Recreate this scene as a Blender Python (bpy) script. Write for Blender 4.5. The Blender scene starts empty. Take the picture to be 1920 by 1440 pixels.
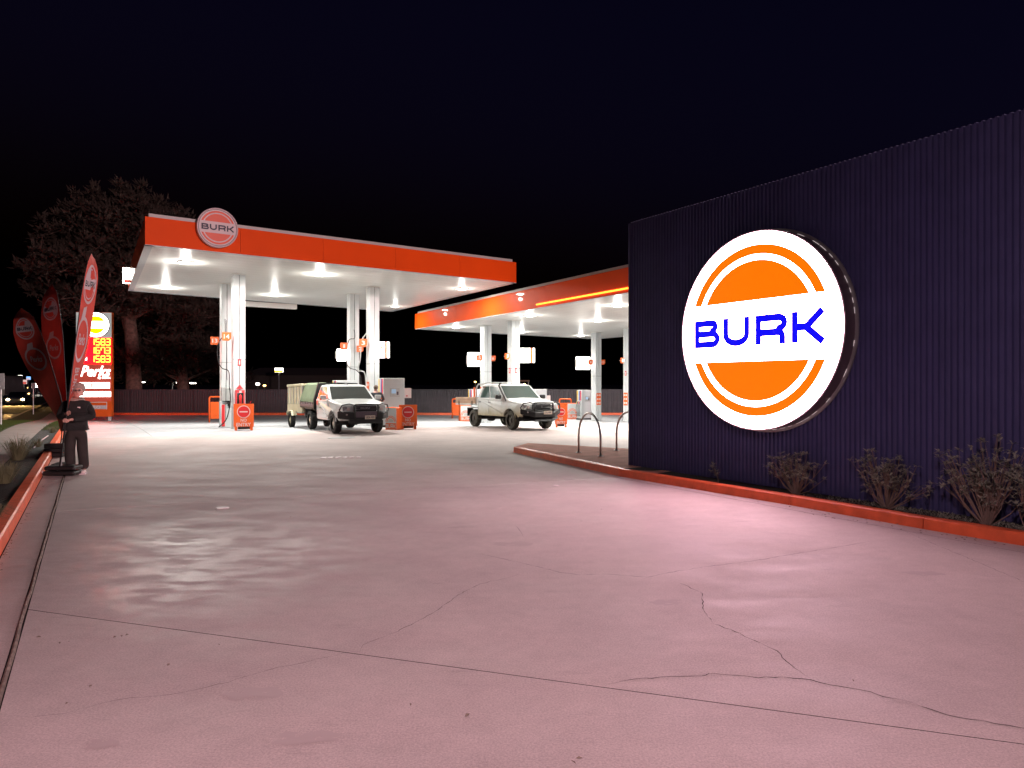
import bpy, bmesh, math, random
from mathutils import Vector, Matrix
random.seed(7)
R = math.radians
sc = bpy.context.scene
C = bpy.context.collection

# ------------------------------------------------------------ camera, sky, moon, exposure
F, HZ, CX, CAMH = 1340.0, 718.0, 960.0, 1.8
cam = bpy.data.cameras.new('camera'); co = bpy.data.objects.new('camera', cam); C.objects.link(co)
co.location = (0, 0, CAMH); co.rotation_euler = (R(90), 0, 0)
cam.sensor_width = 36; cam.lens = 36*F/1920; cam.shift_y = -(720-HZ)/1920
cam.clip_start = .05; cam.clip_end = 3000
sc.camera = co
w = bpy.data.worlds.new('World'); sc.world = w; w.use_nodes = True
nt = w.node_tree; bg = nt.nodes['Background']
sky = nt.nodes.new('ShaderNodeTexSky'); sky.sky_type = 'NISHITA'; sky.sun_disc = False
sky.sun_elevation = R(-4); sky.sun_rotation = R(140)
tint = nt.nodes.new('ShaderNodeMix'); tint.data_type = 'RGBA'; tint.blend_type = 'MULTIPLY'
tint.inputs['Factor'].default_value = 1; tint.inputs[7].default_value = (.75, .55, 2.0, 1)
nt.links.new(sky.outputs[0], tint.inputs[6]); nt.links.new(tint.outputs[2], bg.inputs[0])
bg.inputs[1].default_value = .17
sun = bpy.data.lights.new('moon', 'SUN'); sun.energy = .006; sun.angle = R(.5); sun.color = (1, .9, .85)
so = bpy.data.objects.new('moon', sun); C.objects.link(so); so.rotation_euler = (R(50), 0, R(140))
vs = sc.view_settings; vs.view_transform = 'Standard'; vs.look = 'None'; vs.exposure = 0; vs.gamma = 1
vs.use_curve_mapping = False
sc.cycles.max_bounces = 6; sc.cycles.diffuse_bounces = 3; sc.cycles.glossy_bounces = 3
sc.cycles.sample_clamp_indirect = 4; sc.cycles.use_denoising = True
sc.cycles.caustics_reflective = False; sc.cycles.caustics_refractive = False

# ------------------------------------------------------------ ground profile and sight helpers
def GZ(y):
    t = min(1, max(0, (y-26)/23)); return -.6*t*t*(3-2*t)
def P(px, py, Y): return Vector(((px-CX)/F*Y, Y, CAMH-(py-HZ)/F*Y))
def PH(px, py, z):                                   # point at height z seen at a pixel
    Y = F*(CAMH-z)/(py-HZ); return P(px, py, Y)
def G(px, py, dz=0):                                 # point on the ground
    Y = F*CAMH/(py-HZ)
    for _ in range(40): Y = .5*Y+.5*F*(CAMH-GZ(Y)-dz)/(py-HZ)
    return P(px, py, Y)
D = Vector((.52, -.854, 0)); U = Vector((.854, .52, 0)); ROT = math.atan2(.52, .854)

# ------------------------------------------------------------ materials
def mat(name, col, rough=.6, metal=0, emit=None, es=1, noise=0, nscale=8, bump=0, bscale=60, coat=0, dirt=None, trans=0, alpha=1, spec=.5):
    m = bpy.data.materials.new(name); m.use_nodes = True; n = m.node_tree.nodes; l = m.node_tree.links
    b = n['Principled BSDF']; b.inputs['Base Color'].default_value = (*col, 1)
    b.inputs['Roughness'].default_value = rough; b.inputs['Metallic'].default_value = metal
    b.inputs['Specular IOR Level'].default_value = spec
    if coat: b.inputs['Coat Weight'].default_value = coat
    if trans: b.inputs['Transmission Weight'].default_value = trans
    if alpha < 1: b.inputs['Alpha'].default_value = alpha
    if emit is not None:
        b.inputs['Emission Color'].default_value = (*emit, 1); b.inputs['Emission Strength'].default_value = es
    if noise or dirt or bump:
        tc = n.new('ShaderNodeTexCoord')
    if noise or dirt:
        nz = n.new('ShaderNodeTexNoise'); nz.inputs['Scale'].default_value = nscale; nz.inputs['Detail'].default_value = 6
        l.new(tc.outputs['Object'], nz.inputs['Vector'])
        rp = n.new('ShaderNodeValToRGB'); rp.color_ramp.elements[0].position = .35; rp.color_ramp.elements[1].position = .68
        lo = dirt if dirt else tuple(c*(1-noise) for c in col)
        rp.color_ramp.elements[0].color = (*lo, 1); rp.color_ramp.elements[1].color = (*col, 1)
        l.new(nz.outputs[0], rp.inputs[0]); l.new(rp.outputs[0], b.inputs['Base Color'])
    if bump:
        nb = n.new('ShaderNodeTexNoise'); nb.inputs['Scale'].default_value = bscale; nb.inputs['Detail'].default_value = 5
        l.new(tc.outputs['Object'], nb.inputs['Vector'])
        bp = n.new('ShaderNodeBump'); bp.inputs['Strength'].default_value = bump; bp.inputs['Distance'].default_value = .02
        l.new(nb.outputs[0], bp.inputs['Height']); l.new(bp.outputs[0], b.inputs['Normal'])
    return m

def concrete(name, c1, c2, r0=.38, r1=.62, worn=False):
    m = bpy.data.materials.new(name); m.use_nodes = True; n = m.node_tree.nodes; l = m.node_tree.links
    b = n['Principled BSDF']; tc = n.new('ShaderNodeTexCoord')
    def nz(s, d=5, r=.55, st=None):
        t = n.new('ShaderNodeTexNoise'); t.inputs['Scale'].default_value = s; t.inputs['Detail'].default_value = d; t.inputs['Roughness'].default_value = r
        if st:
            mp = n.new('ShaderNodeMapping'); mp.inputs['Scale'].default_value = st; l.new(tc.outputs['Object'], mp.inputs[0]); l.new(mp.outputs[0], t.inputs['Vector'])
        else: l.new(tc.outputs['Object'], t.inputs['Vector'])
        return t.outputs[0]
    def ramp(inp, p0, v0, p1, v1):
        r = n.new('ShaderNodeMapRange'); r.inputs[1].default_value = p0; r.inputs[2].default_value = p1
        r.inputs[3].default_value = v0; r.inputs[4].default_value = v1; l.new(inp, r.inputs[0]); return r.outputs[0]
    def mul(a, bb):
        k = n.new('ShaderNodeMath'); k.operation = 'MULTIPLY'; l.new(a, k.inputs[0]); l.new(bb, k.inputs[1]); return k.outputs[0]
    mx = n.new('ShaderNodeMix'); mx.data_type = 'RGBA'
    mx.inputs[6].default_value = (*c1, 1); mx.inputs[7].default_value = (*c2, 1)
    l.new(ramp(nz(.55, 6, .6), .38, 0, .62, 1), mx.inputs[0])
    f = mul(mul(ramp(nz(2.6, 6, .65), .3, .93, .7, 1.05), ramp(nz(80, 3, .8), .3, .70, .72, 1.26)), ramp(nz(.17, 3), .35, .91, .6, 1.03))
    f = mul(f, ramp(nz(1.1, 5, .7, (1, 3.2, 1)), .62, 1, .75, .8))
    f = mul(f, ramp(nz(.42, 7, .72), .60, 1, .72, .82)); f = mul(f, ramp(nz(9, 6, .7), .3, .94, .7, 1.05)); f = mul(f, ramp(nz(1.9, 8, .8, (1, .45, 1)), .28, 1.12, .40, 1))
    sc_ = n.new('ShaderNodeVectorMath'); sc_.operation = 'SCALE'; l.new(mx.outputs[2], sc_.inputs[0]); l.new(f, sc_.inputs[3])
    l.new(sc_.outputs[0], b.inputs['Base Color'])
    rr = ramp(nz(.8, 7, .68, (1, 2.3, 1)), .36, r0, .64, r1)
    if worn:                                   # one polished, sealed patch of the slab near the kerb
        vd = n.new('ShaderNodeVectorMath'); vd.operation = 'DISTANCE'; l.new(tc.outputs['Object'], vd.inputs[0]); vd.inputs[1].default_value = (-3.9, 6.9, 0)
        mk = ramp(vd.outputs[1], 1.2, 1, 3.4, 0); pat = ramp(nz(2.2, 8, .75, (1, 2, 1)), .42, 0, .56, 1); mk = mul(mk, pat)
        mm_ = n.new('ShaderNodeMix'); l.new(mk, mm_.inputs[0]); l.new(rr, mm_.inputs[2]); mm_.inputs[3].default_value = .38; rr = mm_.outputs[0]
    l.new(rr, b.inputs['Roughness'])
    bp = n.new('ShaderNodeBump'); bp.inputs['Strength'].default_value = .35; bp.inputs['Distance'].default_value = .004
    l.new(nz(120, 4, .7), bp.inputs['Height'])
    bp2 = n.new('ShaderNodeBump'); bp2.inputs['Strength'].default_value = .012; bp2.inputs['Distance'].default_value = .02
    l.new(nz(3.5, 4, .6, (1, 2.2, 1)), bp2.inputs['Height']); l.new(bp.outputs[0], bp2.inputs['Normal'])
    l.new(bp2.outputs[0], b.inputs['Normal'])
    return m

M = {}
M['concrete'] = concrete('concrete', (.56, .465, .445), (.51, .425, .41), .58, .8, True)
M['concrete_new'] = concrete('concrete_new', (.47, .48, .50), (.40, .41, .43), .42, .6)
M['joint'] = mat('joint', (.03, .025, .025), 1, spec=0)
M['stain'] = mat('stain', (.455, .37, .362), .6)
M['filler'] = mat('filler', (.30, .23, .19), .8, noise=.5, nscale=14, bump=.4)
M['soil'] = mat('soil', (.035, .028, .022), 1, noise=.6, nscale=20, bump=1, bscale=40)
M['gravel'] = mat('gravel', (.09, .09, .085), .9, noise=.7, nscale=60, bump=1, bscale=90)
M['lawn'] = mat('lawn', (.055, .085, .02), .9, noise=.5, nscale=6, bump=1, bscale=70)
M['grass'] = mat('grass', (.12, .16, .035), .7)
M['asphalt'] = mat('asphalt', (.05, .047, .045), .45, noise=.3, nscale=30, bump=.5, bscale=150)
M['path'] = mat('path', (.33, .27, .25), .7, noise=.25, nscale=3, bump=.2)
M['paving'] = mat('paving', (.66, .31, .24), .85, spec=.2, noise=.3, nscale=2.5, bump=.3, bscale=50)
M['kerb'] = mat('kerb_paint', (.88, .15, .05), .45, noise=.22, nscale=5, bump=.25, bscale=35)
M['orange'] = mat('orange_panel', (.80, .074, .004), .5, noise=.06, nscale=.6, coat=.3, spec=.08)
M['orange2'] = mat('orange_paint', (.8, .12, .015), .4, noise=.1, nscale=4)
M['capwhite'] = mat('cap_flashing', (.5, .48, .46), .5)
M['soffit'] = mat('soffit_white', (.86, .86, .82), .38, noise=.05, nscale=.5)
M['white'] = mat('white_cladding', (.60, .63, .64), .4, noise=.06, nscale=2)
M['seam'] = mat('seam', (.16, .17, .18), .7)
M['clad'] = mat('dark_cladding', (.060, .062, .158), .5, spec=.35, noise=.15, nscale=3)
M['fence'] = mat('fence_steel', (.06, .055, .065), .55, noise=.2, nscale=3)
M['black'] = mat('black_plastic', (.014, .013, .014), .5, noise=.3, nscale=12, bump=.2)
M['rubber'] = mat('rubber', (.02, .019, .018), .8, noise=.4, nscale=20, bump=.3)
M['steel'] = mat('stainless', (.62, .58, .55), .3, 1)
M['grey'] = mat('grey_metal', (.35, .35, .35), .45, .6)
M['signwhite'] = mat('sign_face_white', (.8, .7, .72), .4, emit=(1, .62, .74), es=23)
M['signorange'] = mat('sign_face_orange', (.25, .04, .0), .4, emit=(.97, .185, .0), es=1)
M['signblue'] = mat('sign_letters_blue', (.01, .01, .5), .4, emit=(.0, .0, .85), es=1)
M['signrim'] = mat('sign_return', (.10, .07, .09), .5)
M['offwhite'] = mat('unlit_white', (.62, .5, .52), .4)
M['offred'] = mat('unlit_orange', (.7, .07, .02), .4)
M['navy'] = mat('navy_letters', (.012, .012, .04), .5)
M['lamp'] = mat('lamp_lens', (1, 1, 1), .4, emit=(1, .98, .9), es=30)
M['box'] = mat('lightbox_face', (1, 1, 1), .4, emit=(1, .97, .9), es=5)
M['neon'] = mat('neon_strip', (1, .4, .05), .4, emit=(1, .30, .025), es=3.2)
M['neonwhite'] = mat('leaking_light', (1, 1, 1), .4, emit=(1, .85, .85), es=.6)
M['led'] = mat('led_digits', (1, .7, .1), .4, emit=(1.6, .62, .05), es=3)
M['ledback'] = mat('led_red_panel', (.5, .01, .02), .4, emit=(1, .0006, .0014), es=26)
M['logoyellow'] = mat('lit_logo_yellow', (1, .6, 0), .4, emit=(1, .75, .0), es=1.3)
M['pylon'] = mat('pylon_face', (.55, .11, .07), .4, emit=(.6, .06, .04), es=.28)
M['pylonwhite'] = mat('pylon_head', (.6, .6, .6), .4, emit=(.8, .8, .76), es=.35)
M['greyband'] = mat('grey_band', (.3, .28, .3), .5, emit=(.3, .25, .28), es=.4)
M['screen'] = mat('pump_screen', (.35, .5, .65), .2, emit=(.4, .6, .8), es=.35)
M['red'] = mat('red_paint', (.62, .02, .025), .4)
M['pink'] = mat('sign_pink_white', (.75, .62, .6), .5)
M['yellow'] = mat('yellow_paint', (.75, .5, .04), .4)
M['blue'] = mat('blue_paint', (.07, .06, .3), .4)
M['flag'] = mat('flag_cloth', (.72, .06, .035), .75, noise=.15, nscale=3)
M['flagwhite'] = mat('flag_print', (.62, .5, .52), .75)
M['bark'] = mat('bark', (.26, .16, .13), .95, noise=.6, nscale=4, bump=1, bscale=8)
M['needle'] = mat('needles', (.052, .032, .023), .8, noise=.4, nscale=.7)
M['leaf'] = mat('shrub_leaf', (.36, .38, .30), .4, noise=.4, nscale=5)
M['twig'] = mat('twig', (.20, .15, .12), .9)
M['tussock'] = mat('tussock_blade', (.20, .19, .10), .7, noise=.4, nscale=3)
M['carwhite'] = mat('car_white', (.80, .83, .83), .22, coat=.6, noise=.04, nscale=1)
M['tyre'] = mat('tyre', (.02, .019, .018), .85, noise=.4, nscale=15, bump=.4, bscale=30)
M['tyred'] = mat('dusty_tyre', (.09, .085, .07), .9, noise=.5, nscale=15)
M['rim'] = mat('steel_rim', (.55, .54, .5), .35, .5)
M['rimd'] = mat('dark_rim', (.09, .085, .075), .5, .4)
M['glass'] = mat('car_glass', (.02, .03, .028), .06, coat=.5)
M['glasspale'] = mat('car_glass_green', (.06, .10, .09), .05, coat=1)
M['canvas'] = mat('green_canvas', (.17, .22, .13), .85, noise=.2, nscale=3, bump=.4, bscale=12)
M['timber'] = mat('tan_tray', (.42, .27, .18), .6, noise=.3, nscale=4)
M['cream'] = mat('cream_panel', (.66, .62, .44), .6, noise=.15, nscale=3)
M['galv'] = mat('galvanised', (.55, .56, .55), .4, .5, noise=.2, nscale=5)
M['lampglass'] = mat('headlamp', (.45, .42, .42), .12, .5, coat=1)
M['plate'] = mat('plate', (.7, .58, .48), .5)
M['skin'] = mat('skin', (.62, .33, .27), .5)
M['knit'] = mat('black_jumper', (.018, .016, .016), .9, noise=.4, nscale=10, bump=.5, bscale=30)
M['trouser'] = mat('dark_trousers', (.035, .026, .024), .85, noise=.4, nscale=6, bump=.4, bscale=14)
M['hair'] = mat('fair_hair', (.42, .30, .26), .6, noise=.3, nscale=30)
M['shirt'] = mat('dark_shirt', (.05, .055, .07), .85, noise=.3, nscale=10)
M['headlight'] = mat('lit_headlight', (1, .8, .5), .4, emit=(1, .68, .32), es=60)
M['farwhite'] = mat('far_white_light', (1, 1, 1), .4, emit=(1, .92, .78), es=14)
M['farwarm'] = mat('far_warm_light', (1, .7, .3), .4, emit=(1, .55, .18), es=8)
M['farblue'] = mat('far_blue_sign', (.3, .5, 1), .4, emit=(.25, .5, 1), es=1.6)
M['farred'] = mat('far_red_sign', (1, .1, .1), .4, emit=(.8, .1, .07), es=.8)
M['farpale'] = mat('far_pale_sign', (1, .8, .8), .4, emit=(.9, .6, .55), es=.8)
M['farwall'] = mat('far_wall', (.35, .33, .31), .8, noise=.2, nscale=1)
M['brickdark'] = mat('far_dark_wall', (.06, .045, .04), .9)

# car paint whose lower half carries road dust
def dusty_paint():
    m = mat('dusty_paint', (.70, .73, .73), .35, coat=.3); n = m.node_tree.nodes; l = m.node_tree.links; b = n['Principled BSDF']
    tc = n.new('ShaderNodeTexCoord'); sp = n.new('ShaderNodeSeparateXYZ'); l.new(tc.outputs['Object'], sp.inputs[0])
    nz = n.new('ShaderNodeTexNoise'); nz.inputs['Scale'].default_value = 3; nz.inputs['Detail'].default_value = 6; l.new(tc.outputs['Object'], nz.inputs['Vector'])
    a = n.new('ShaderNodeMath'); a.operation = 'MULTIPLY_ADD'; a.inputs[1].default_value = .5; l.new(nz.outputs[0], a.inputs[0]); l.new(sp.outputs['Z'], a.inputs[2])
    mr = n.new('ShaderNodeMapRange'); mr.inputs[1].default_value = .72; mr.inputs[2].default_value = 1.2; l.new(a.outputs[0], mr.inputs[0])
    mx = n.new('ShaderNodeMix'); mx.data_type = 'RGBA'; mx.inputs[6].default_value = (.40, .35, .20, 1); mx.inputs[7].default_value = (.68, .71, .70, 1)
    l.new(mr.outputs[0], mx.inputs[0]); l.new(mx.outputs[2], b.inputs['Base Color'])
    return m
M['dusty'] = dusty_paint()
for k in ('farwhite', 'farwarm', 'farblue', 'farred', 'farpale', 'headlight', 'lamp', 'signblue', 'greyband'):
    try: M[k].cycles.emission_sampling = 'NONE'
    except Exception: pass

# ------------------------------------------------------------ mesh helpers
class MB:
    def __init__(s): s.v = []; s.f = []; s.m = []; s.cur = 0
    def add(s, vs, fs):
        o = len(s.v); s.v += [tuple(p) for p in vs]; s.f += [tuple(i+o for i in f) for f in fs]; s.m += [s.cur]*len(fs); return s
    def box(s, c, d, rz=0, taper=1):
        cx, cy, cz = c; hx, hy, hz = d[0]/2, d[1]/2, d[2]/2; vs = []
        for z, k in ((-hz, 1), (hz, taper)):
            for x, y in ((-hx, -hy), (hx, -hy), (hx, hy), (-hx, hy)):
                x *= k; y *= k
                vs.append((cx+x*math.cos(rz)-y*math.sin(rz), cy+x*math.sin(rz)+y*math.cos(rz), cz+z))
        return s.add(vs, [(3, 2, 1, 0), (4, 5, 6, 7), (0, 1, 5, 4), (1, 2, 6, 5), (2, 3, 7, 6), (3, 0, 4, 7)])
    def tube(s, pts, r, n=8, caps=True):
        pts = [Vector(p) for p in pts]; k = len(pts); rr = r if isinstance(r, (list, tuple)) else [r]*k
        vs = []; up = None
        for i, p in enumerate(pts):
            t = (pts[min(i+1, k-1)]-pts[max(i-1, 0)])
            t = t.normalized() if t.length > 1e-9 else Vector((0, 0, 1))
            if up is None: up = t.orthogonal().normalized()
            a = up-t*up.dot(t); a = a.normalized() if a.length > 1e-6 else t.orthogonal().normalized(); up = a; b = t.cross(a)
            for j in range(n):
                q = 2*math.pi*j/n; vs.append(p+(a*math.cos(q)+b*math.sin(q))*rr[i])
        fs = [(i*n+j, i*n+(j+1) % n, (i+1)*n+(j+1) % n, (i+1)*n+j) for i in range(k-1) for j in range(n)]
        if caps: fs += [tuple(range(n-1, -1, -1)), tuple((k-1)*n+j for j in range(n))]
        return s.add(vs, fs)
    def poly(s, pts): return s.add(pts, [tuple(range(len(pts)))])
    def prism(s, pts, vec):
        n = len(pts); vec = Vector(vec); a = [Vector(p) for p in pts]; b = [p+vec for p in a]
        return s.add(a+b, [tuple(range(n-1, -1, -1)), tuple(range(n, 2*n))]+[(i, (i+1) % n, n+(i+1) % n, n+i) for i in range(n)])
    def disc(s, c, r, ax='y', h=.02, n=32, r2=None):
        c = Vector(c); d = {'x': Vector((1, 0, 0)), 'y': Vector((0, 1, 0)), 'z': Vector((0, 0, 1))}[ax]*h/2
        return s.tube([c-d, c+d], [r, r2 or r], n)
    def build(s, name, mats, parent=None, smooth=False, bevel=0, kind=None):
        me = bpy.data.meshes.new(name); me.from_pydata([tuple(p) for p in s.v], [], s.f)
        for m in (mats if isinstance(mats, (list, tuple)) else [mats]): me.materials.append(m)
        if isinstance(mats, (list, tuple)): me.polygons.foreach_set('material_index', s.m)
        if smooth: me.polygons.foreach_set('use_smooth', [True]*len(me.polygons))
        me.update()
        bm = bmesh.new(); bm.from_mesh(me); bmesh.ops.recalc_face_normals(bm, faces=bm.faces); bm.to_mesh(me); bm.free()
        o = bpy.data.objects.new(name, me); C.objects.link(o)
        if parent: o.parent = parent
        if bevel:
            b = o.modifiers.new('bevel', 'BEVEL'); b.width = bevel; b.segments = 2; b.limit_method = 'ANGLE'; b.angle_limit = R(35)
        if kind: o['kind'] = kind
        return o
def box(name, c, d, m, parent=None, rz=0, bevel=.008, taper=1): return MB().box(c, d, rz, taper).build(name, m, parent, bevel=bevel)
def thing(name, label, cat, loc=(0, 0, 0), rz=0, group=None):
    o = bpy.data.objects.new(name, None); C.objects.link(o); o.location = loc; o.rotation_euler = (0, 0, rz); o.empty_display_size = .1
    tag(o, label, cat, group); return o
def tag(o, label=None, cat=None, group=None, kind=None):
    if label: o['label'] = label
    if cat: o['category'] = cat
    if group: o['group'] = group
    if kind: o['kind'] = kind
    return o
def struct_empty(name):
    o = bpy.data.objects.new(name, None); C.objects.link(o); o['kind'] = 'structure'; return o
def copy_tree(o, parent=None):
    c = o.copy(); C.objects.link(c); c.parent = parent
    for ch in list(o.children): copy_tree(ch, c)
    return c

# ------------------------------------------------------------ lettering
def stroke(path, t, closed=False):                     # 2-D polyline -> list of quads with mitred joins
    n = len(path); out = []; L = []; Rr = []
    for i in range(n):
        p = Vector(path[i]); a = Vector(path[i-1]) if (i or closed) else None; b = Vector(path[(i+1) % n]) if (i < n-1 or closed) else None
        d1 = (p-a).normalized() if a is not None else None; d2 = (b-p).normalized() if b is not None else None
        if d1 is None: d1 = d2
        if d2 is None: d2 = d1
        n1 = Vector((-d1.y, d1.x)); n2 = Vector((-d2.y, d2.x)); m = n1+n2
        m = m.normalized() if m.length > 1e-6 else n1; k = t/2/max(.45, m.dot(n1))
        L.append(p+m*k); Rr.append(p-m*k)
    for i in range(n if closed else n-1):
        j = (i+1) % n; out.append([L[i], L[j], Rr[j], Rr[i]])
    return out
def arc(cx, cy, r, a0, a1, n=7, ry=None):
    ry = ry or r
    return [(cx+r*math.cos(R(a0+(a1-a0)*i/(n-1))), cy+ry*math.sin(R(a0+(a1-a0)*i/(n-1)))) for i in range(n)]
def burk(T=.17):                                       # wide rounded letters, height 1, total width ~5.55, returns quads
    q = []; h = T/2; x = 0
    def put(path, closed=False):
        nonlocal q
        for poly in stroke(path, T, closed): q.append([(p[0]+x, p[1]) for p in poly])
    put([(h, 1), (h, 0)]); put([(.001, 1-h), (.80, 1-h)]+arc(.84, .75, .17, 80, -80, 9, .25-h)+[(.8, .5), (.001, .5)])
    put([(.001, h), (.86, h)]+arc(.88, .25+h/2, .22, -80, 80, 9, .25-h/2)+[(.86, .5), (.8, .5)]); x += 1.38
    put([(h, 1), (h, .42)]+arc(.58, .40, .58-h, 180, 360, 13, .40-h)+[(1.16-h, .42), (1.16-h, 1)]); x += 1.42
    put([(h, 0), (h, 1)]); put([(.001, 1-h), (.88, 1-h)]+arc(.92, .70, .24, 80, -80, 9, .30-h)+[(.88, .4), (.001, .4)])
    put([(.7, .4), (.88, .4)]+arc(.92, .24, .16, 80, 0, 6, .16)+[(1.08, 0)]); x += 1.44
    put([(h, 0), (h, 1)]); put([(T*.5, .5), (.55, .5), (1.12, 1)]); put([(.50, .52), (.62, .42), (1.14, 0)]); 
    return q, x+1.2
BQ, BW = burk(.235)
def seg7(ch):
    S = {'a': [(0, 1), (.6, 1)], 'b': [(.6, 1), (.6, .5)], 'c': [(.6, .5), (.6, 0)], 'd': [(0, 0), (.6, 0)], 'e': [(0, .5), (0, 0)], 'f': [(0, 1), (0, .5)], 'g': [(0, .5), (.6, .5)]}
    K = {'1': 'bc', '5': 'afgcd', '8': 'abcdefg', '3': 'abgcd', '6': 'afgedc', '7': 'fabc', '4': 'fgbc', '0': 'abcdef', '2': 'abged', '9': 'abcdfg'}
    return [S[c] for c in K[ch]]
_tc = {}
def text_geo(s, shear=0):
    if (s, shear) not in _tc:
        cu = bpy.data.curves.new('lettering', 'FONT'); cu.body = s; cu.size = 1; cu.resolution_u = 2; cu.align_x = 'CENTER'; cu.shear = shear; cu.offset = .02
        o = bpy.data.objects.new('lettering', cu); C.objects.link(o); dg = bpy.context.evaluated_depsgraph_get()
        me = bpy.data.meshes.new_from_object(o.evaluated_get(dg)); vs = [(v.co.x, v.co.y) for v in me.vertices]; fs = [tuple(p.vertices) for p in me.polygons]
        xs = [a for a, b in vs]; ys = [b for a, b in vs]; x0, x1, y0, y1 = min(xs), max(xs), min(ys), max(ys)
        vs = [((a-x0)/(x1-x0)-.5, (b-y0)/(y1-y0)-.5) for a, b in vs]
        C.objects.unlink(o); bpy.data.objects.remove(o); bpy.data.meshes.remove(me); _tc[(s, shear)] = (vs, fs)
    return _tc[(s, shear)]
def put_text(mb, s, fn, w_, h_, cx=0, cy=0, shear=0):   # fn maps plane (a,b) to 3-D
    vs, fs = text_geo(s, shear); mb.add([fn(cx+a*w_, cy+b*h_) for a, b in vs], fs)
def put_burk(mb, fn, w_, h_, cx=0, cy=0):
    for q in BQ: mb.poly([fn(cx+(p[0]/BW-.5)*w_, cy+(p[1]-.5)*h_) for p in q])
def logo_parts(fn, Rd, face, oran, letters, parent, band=.31, text=True, eps=None):
    # fn(a, b, e): plane coordinates plus a small stand-off e
    N = 72
    wm = MB()
    for i in range(N):
        a0, a1 = 2*math.pi*i/N, 2*math.pi*(i+1)/N
        wm.poly([fn(0, 0, 0), fn(Rd*math.cos(a0), Rd*math.sin(a0), 0), fn(Rd*math.cos(a1), Rd*math.sin(a1), 0)])
    wm.build('sign_face', face, parent)
    for sg, ri, ro, nm_ in ((1, .775, .87, 'upper_arc_print'), (-1, .775, .87, 'lower_arc_print'), (1, 0, .715, 'upper_half_moon_print'), (-1, 0, .715, 'lower_half_moon_print')):
        om = MB()
        for _ in (0,):
            b = band*Rd
            def xs(r, y): return math.sqrt(max(0, r*r-y*y))
            n = 28
            for i in range(n):
                # walk in x, clip at the band
                X0, X1 = -ro*Rd+2*ro*Rd*i/n, -ro*Rd+2*ro*Rd*(i+1)/n
                def lo(x): return max(b, xs(ri*Rd, x) if abs(x) < ri*Rd else b)
                def hi(x): return xs(ro*Rd, x)
                sub = 4
                for k in range(sub):
                    xa, xb = X0+(X1-X0)*k/sub, X0+(X1-X0)*(k+1)/sub
                    la, ha, lb, hb = lo(xa), hi(xa), lo(xb), hi(xb)
                    if ha <= la and hb <= lb: continue
                    ha = max(ha, la); hb = max(hb, lb)
                    om.poly([fn(xa, sg*la, .006), fn(xb, sg*lb, .006), fn(xb, sg*hb, .006), fn(xa, sg*ha, .006)])
        om.build(nm_, oran, parent)
    if text:
        tm = MB(); put_burk(tm, lambda a, b: fn(a, b, .012), Rd*1.62, Rd*.30); tm.build('lettering', letters, parent)
def plane_fn(o, ux, n, uz=Vector((0, 0, 1))):
    o = Vector(o); ux = Vector(ux); n = Vector(n); uz = Vector(uz)
    return lambda a, b, e=0: o+ux*a+uz*b+n*e

# ============================================================ THE SETTING
# -- base ground to the horizon
ys = [-40, -10, 0, 10, 20]+[26+i*1.5 for i in range(16)]+[52, 60, 90, 150, 300, 900]
m = MB(); vs = []; 
for y in ys: vs += [(-900, y, GZ(y)-.09), (900, y, GZ(y)-.09)]
m.add(vs, [(2*i, 2*i+1, 2*i+3, 2*i+2) for i in range(len(ys)-1)]); m.build('ground', M['soil'], kind='structure')

# -- kerb line of the left side
K0 = Vector((-5.22, 7.27, 0)); KD = Vector((-.507, .862, 0)).normalized(); KN = Vector((-KD.y, KD.x, 0))   # KN points left, away from the forecourt
def KP(t, off, dz=0):
    p = K0+KD*t+KN*off; return Vector((p.x, p.y, GZ(p.y)+dz))
def strip(name, a, b, t0, t1, dz, m_, step=2.0, kind='structure', parent=None):
    mb = MB(); n = max(1, int((t1-t0)/step)); vs = []
    for i in range(n+1):
        t = t0+(t1-t0)*i/n; vs += [KP(t, a, dz), KP(t, b, dz)]
    mb.add(vs, [(2*i, 2*i+1, 2*i+3, 2*i+2) for i in range(n)]); return mb.build(name, m_, parent, kind=kind)
strip('garden_bed', .17, .80, -8, 44, .06, M['soil'])
strip('gravel_bed', .18, .78, 11, 22, .075, M['gravel'])
strip('footpath', .80, 1.95, -8, 60, .07, M['path'])
strip('nature_strip', 1.95, 3.7, -8, 60, .075, M['lawn'])
strip('far_verge', 3.7, 30, 60, 140, -.01, M['lawn'])
strip('roadside_kerb', 3.7, 3.9, -8, 120, .09, M['path'])
strip('road', 3.9, 16, -8, 220, -.03, M['asphalt'], 4)
mm = MB()
for i in range(10):
    t = 20+i*9; mm.add([KP(t, 9.9, -.024), KP(t, 10.02, -.024), KP(t+3, 10.02, -.024), KP(t+3, 9.9, -.024)], [(0, 1, 2, 3)])
mm.build('lane_marking', M['offwhite'], kind='structure')

# -- concrete slabs
def clip(poly, p, n, keep=1):                       # half plane (q-p).n*keep >= 0
    out = []
    for i in range(len(poly)):
        a, b = poly[i], poly[(i+1) % len(poly)]; da, db = (a-p).dot(n)*keep, (b-p).dot(n)*keep
        if da >= 0: out.append(a)
        if da*db < 0: out.append(a+(b-a)*(da/(da-db)))
    return out
def split(cells, a, b, test=None):
    a = Vector(a[:2]); b = Vector(b[:2]); d = (b-a).normalized(); n = Vector((-d.y, d.x)); out = []
    for c in cells:
        cen = sum(c, Vector((0, 0)))/len(c)
        if test and not test(cen): out.append(c); continue
        for k in (1, -1):
            q = clip(c, a, n, k)
            if len(q) > 2: out.append(q)
    return out
V2 = lambda v: Vector((v[0], v[1]))
farY = 53.3
Pk = [V2(KP(-7, 0)), V2(Vector((26, K0.y-6, 0))), Vector((26, farY)), Vector((-30.2, farY)), V2(KP(45, 0))]
cells = [Pk]
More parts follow.
